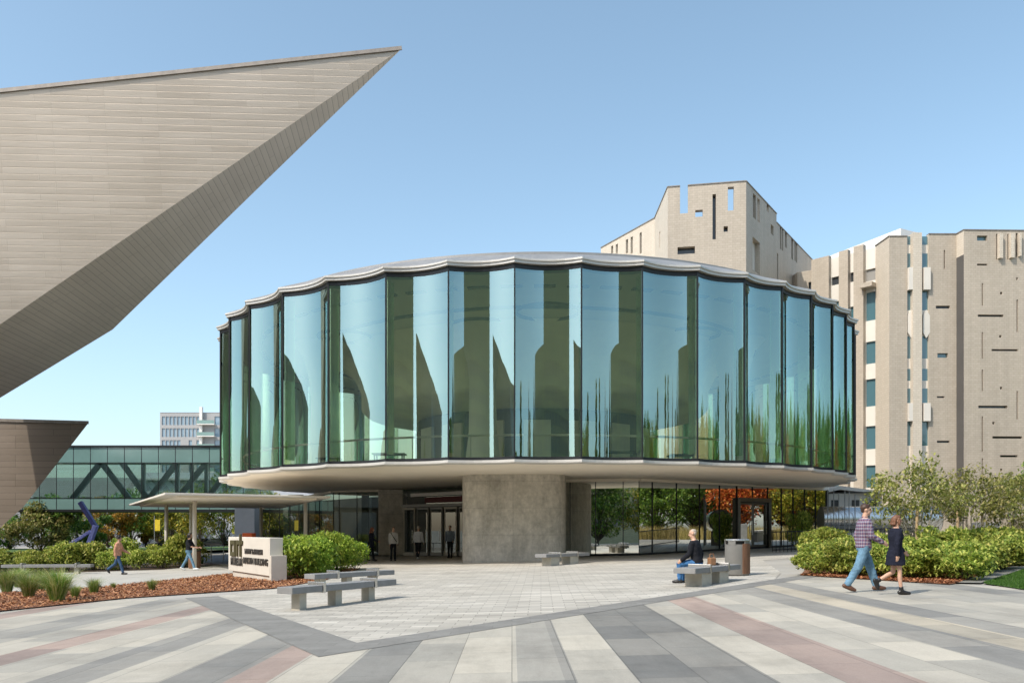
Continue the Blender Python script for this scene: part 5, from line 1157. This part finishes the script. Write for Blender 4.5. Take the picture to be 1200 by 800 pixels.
    for hip, kn, an, heel, ball, toe in legs:
        mb = MB(); mb.cone(heel, .046, ball, .047); mb.cone(ball, .046, toe, .034); mb.cone(an - (an - heel) * .2, .046, heel, .046); mb.cone(an, .045, ball, .040)
        if look.get('boot'): mb.cone(an + (kn - an) * .16, .050, an, .046)
        remesh(mb, 'shoe', look['shoe'], t, .010, 3)
    t.location = (x, y, slope(x) + .012 if z is None else z)
    return t
WALK_A = dict(lean=3, thl=24, knl=6, ftl=8, thr=-19, knr=16, ftr=-28, arl=-18, ell=22, arr=20, elr=38)
WALK_B = dict(lean=2, thr=17, knr=4, ftr=4, thl=-12, knl=46, ftl=-62, arl=16, ell=25, arr=-14, elr=18)
mx, my = 7.38, 17.35
person('taller person with short brown hair in a plaid shirt and light jeans striding right', 7.35, 17.3, R(-93), 1.83,
       dict(lean=2, thl=21, knl=3, ftl=2, thr=-19, knr=12, ftr=-20, arl=-14, ell=24, arr=10, elr=52, fin=.12, look=-8, abr=.2, abl=.2), dict(skin=SK1, hair='short', hairm=H_BR, top=PLAID, top_name='shirt', trousers=JEAN, shoe=SHB, bulk=.026, hem=-.10, leg_w=1.22, collar=True), vox=.012)
wm = person('person in a short black long-sleeved dress and ankle boots walking right, auburn bob', 7.62, 16.45, R(-92), 1.55,
       dict(lean=1, thr=8, knr=3, ftr=0, thl=-2, knl=58, ftl=-62, arl=20, ell=24, arr=-14, elr=16, abr=.2, abl=.2, skf=.02, nod=2), dict(skin=SK1, fem=True, hair='bob', hairm=H_AU, top=NAVY, top_name='dress', shoe=SHK, boot=True, bulk=.026, hem=-.30), vox=.012)
st_ = person('person in a black sweater and blue jeans sitting with back turned on the bench', 4.74, 21.2, R(58), 1.76,
       dict(lean=9, thl=84, knl=86, thr=80, knr=80, arl=14, ell=38, arr=-16, elr=20, abr=.38, seat=.45, look=14, nod=14, spread=.12), dict(skin=SK1, hair='bald', hairm=H_GR, top=BLK, top_name='sweater', trousers=JEAN3, shoe=SHK, bulk=.028, hem=-.10), z=slope(4.74), vox=.012)
bg_ = thing('shoulder_bag', 'tan leather bag standing on the bench beside the seated person', 'bag', (5.13, 21.25, .582), R(20))
MB().prism([(-.09, -.07), (.09, -.07), (.10, .07), (-.10, .07)], 0, .2).build('body', BAGT, bg_, bevel=.025)
MB().tube([(-.07, 0, .19), (-.05, 0, .29), (.05, 0, .29), (.07, 0, .19)], .012, 6, False).build('handle', BAGT, bg_)
person('person in a tan-pink top and dark jeans walking right along the hedge, dark curly hair', -17.1, 35.9, R(-88), 1.70,
       dict(lean=5, thr=22, knr=6, ftr=4, thl=-20, knl=34, ftl=-48, arl=22, ell=40, arr=-16, elr=22), dict(skin=SK2, fem=True, hair='curly', hairm=H_DK, top=TAN, top_name='blouse', trousers=JEAN2, shoe=SHK, boot=True, bulk=.034, hem=-.08), vox=.016)
person('person in a black top and jeans striding left of the sign, arms reaching forward', -14.95, 38.3, R(-92), 1.74,
       dict(lean=3, thr=23, knr=3, ftr=8, thl=-21, knl=10, ftl=-20, arl=28, ell=50, arr=24, elr=56), dict(skin=SK2, fem=True, hair='bob', hairm=H_DK, top=BLK, top_name='shirt', trousers=JEAN, shoe=SHW, bulk=.024, hem=-.05, sleeve=0), vox=.016)
p1 = person('person in a long dark coat with red-brown hair carrying a light blue bag', -7.55, 44.4, R(-70), 1.78,
       dict(lean=3, thl=12, knl=4, thr=-10, knr=12, ftr=-14, arl=-4, ell=12, arr=10, elr=60), dict(skin=SK1, fem=True, hair='long', hairm=H_RD, top=NAVY, top_name='coat', trousers=BLK, shoe=SHK, bulk=.03, hem=-.24), vox=.018)
b2 = thing('tote_bag', 'light blue tote bag held by the person in the dark coat', 'bag', (-7.83, 44.35, slope(-7.6) + .52), R(-70))
MB().prism([(-.05, -.17), (.05, -.17), (.05, .17), (-.05, .17)], 0, .36).build('body', BAGB, b2, bevel=.02); MB().tube([(0, -.1, .35), (0, -.05, .52), (0, .05, .52), (0, .1, .35)], .012, 6, False).build('handle', BAGB, b2)
p2 = person('person in a pale grey jacket and black trousers with a dark cross-body strap', -6.3, 43.9, R(-165), 1.78,
       dict(thl=5, knl=3, thr=-6, knr=5, arl=2, ell=20, arr=-3, elr=18), dict(skin=SK1, fem=True, hair='short', hairm=H_BR, top=GRY, top_name='jacket', trousers=BLK, shoe=SHK, bulk=.034, hem=-.08), vox=.018)
MB().tube([(.14, .10, 1.46), (.02, .175, 1.25), (-.14, .165, 1.02), (-.21, .02, .95)], .022, 6).build('strap', SHK, p2); MB().box((-.225, .02, .88), (.08, .22, .18)).build('small_bag', SHK, p2, bevel=.02)
person('person in a white shirt, black trousers and white trainers walking towards the doors', -5.15, 45.4, R(-20), 1.80,
       dict(thl=9, knl=4, thr=-9, knr=10, arl=-8, ell=22, arr=8, elr=25), dict(skin=SK1, hair='bald', hairm=H_GR, top=WHT, trousers=BLK, shoe=SHW, bulk=.03, hem=-.07), vox=.018)
person('person in a slate blue shirt and black trousers standing in shadow at the right-hand doors', -3.45, 46.2, R(170), 1.78,
       dict(thl=3, thr=-3, arl=6, ell=40, arr=4, elr=30), dict(skin=SK2, hair='short', hairm=H_DK, top=GBL, trousers=BLK, shoe=SHK, bulk=.028, hem=-.07), vox=.018)
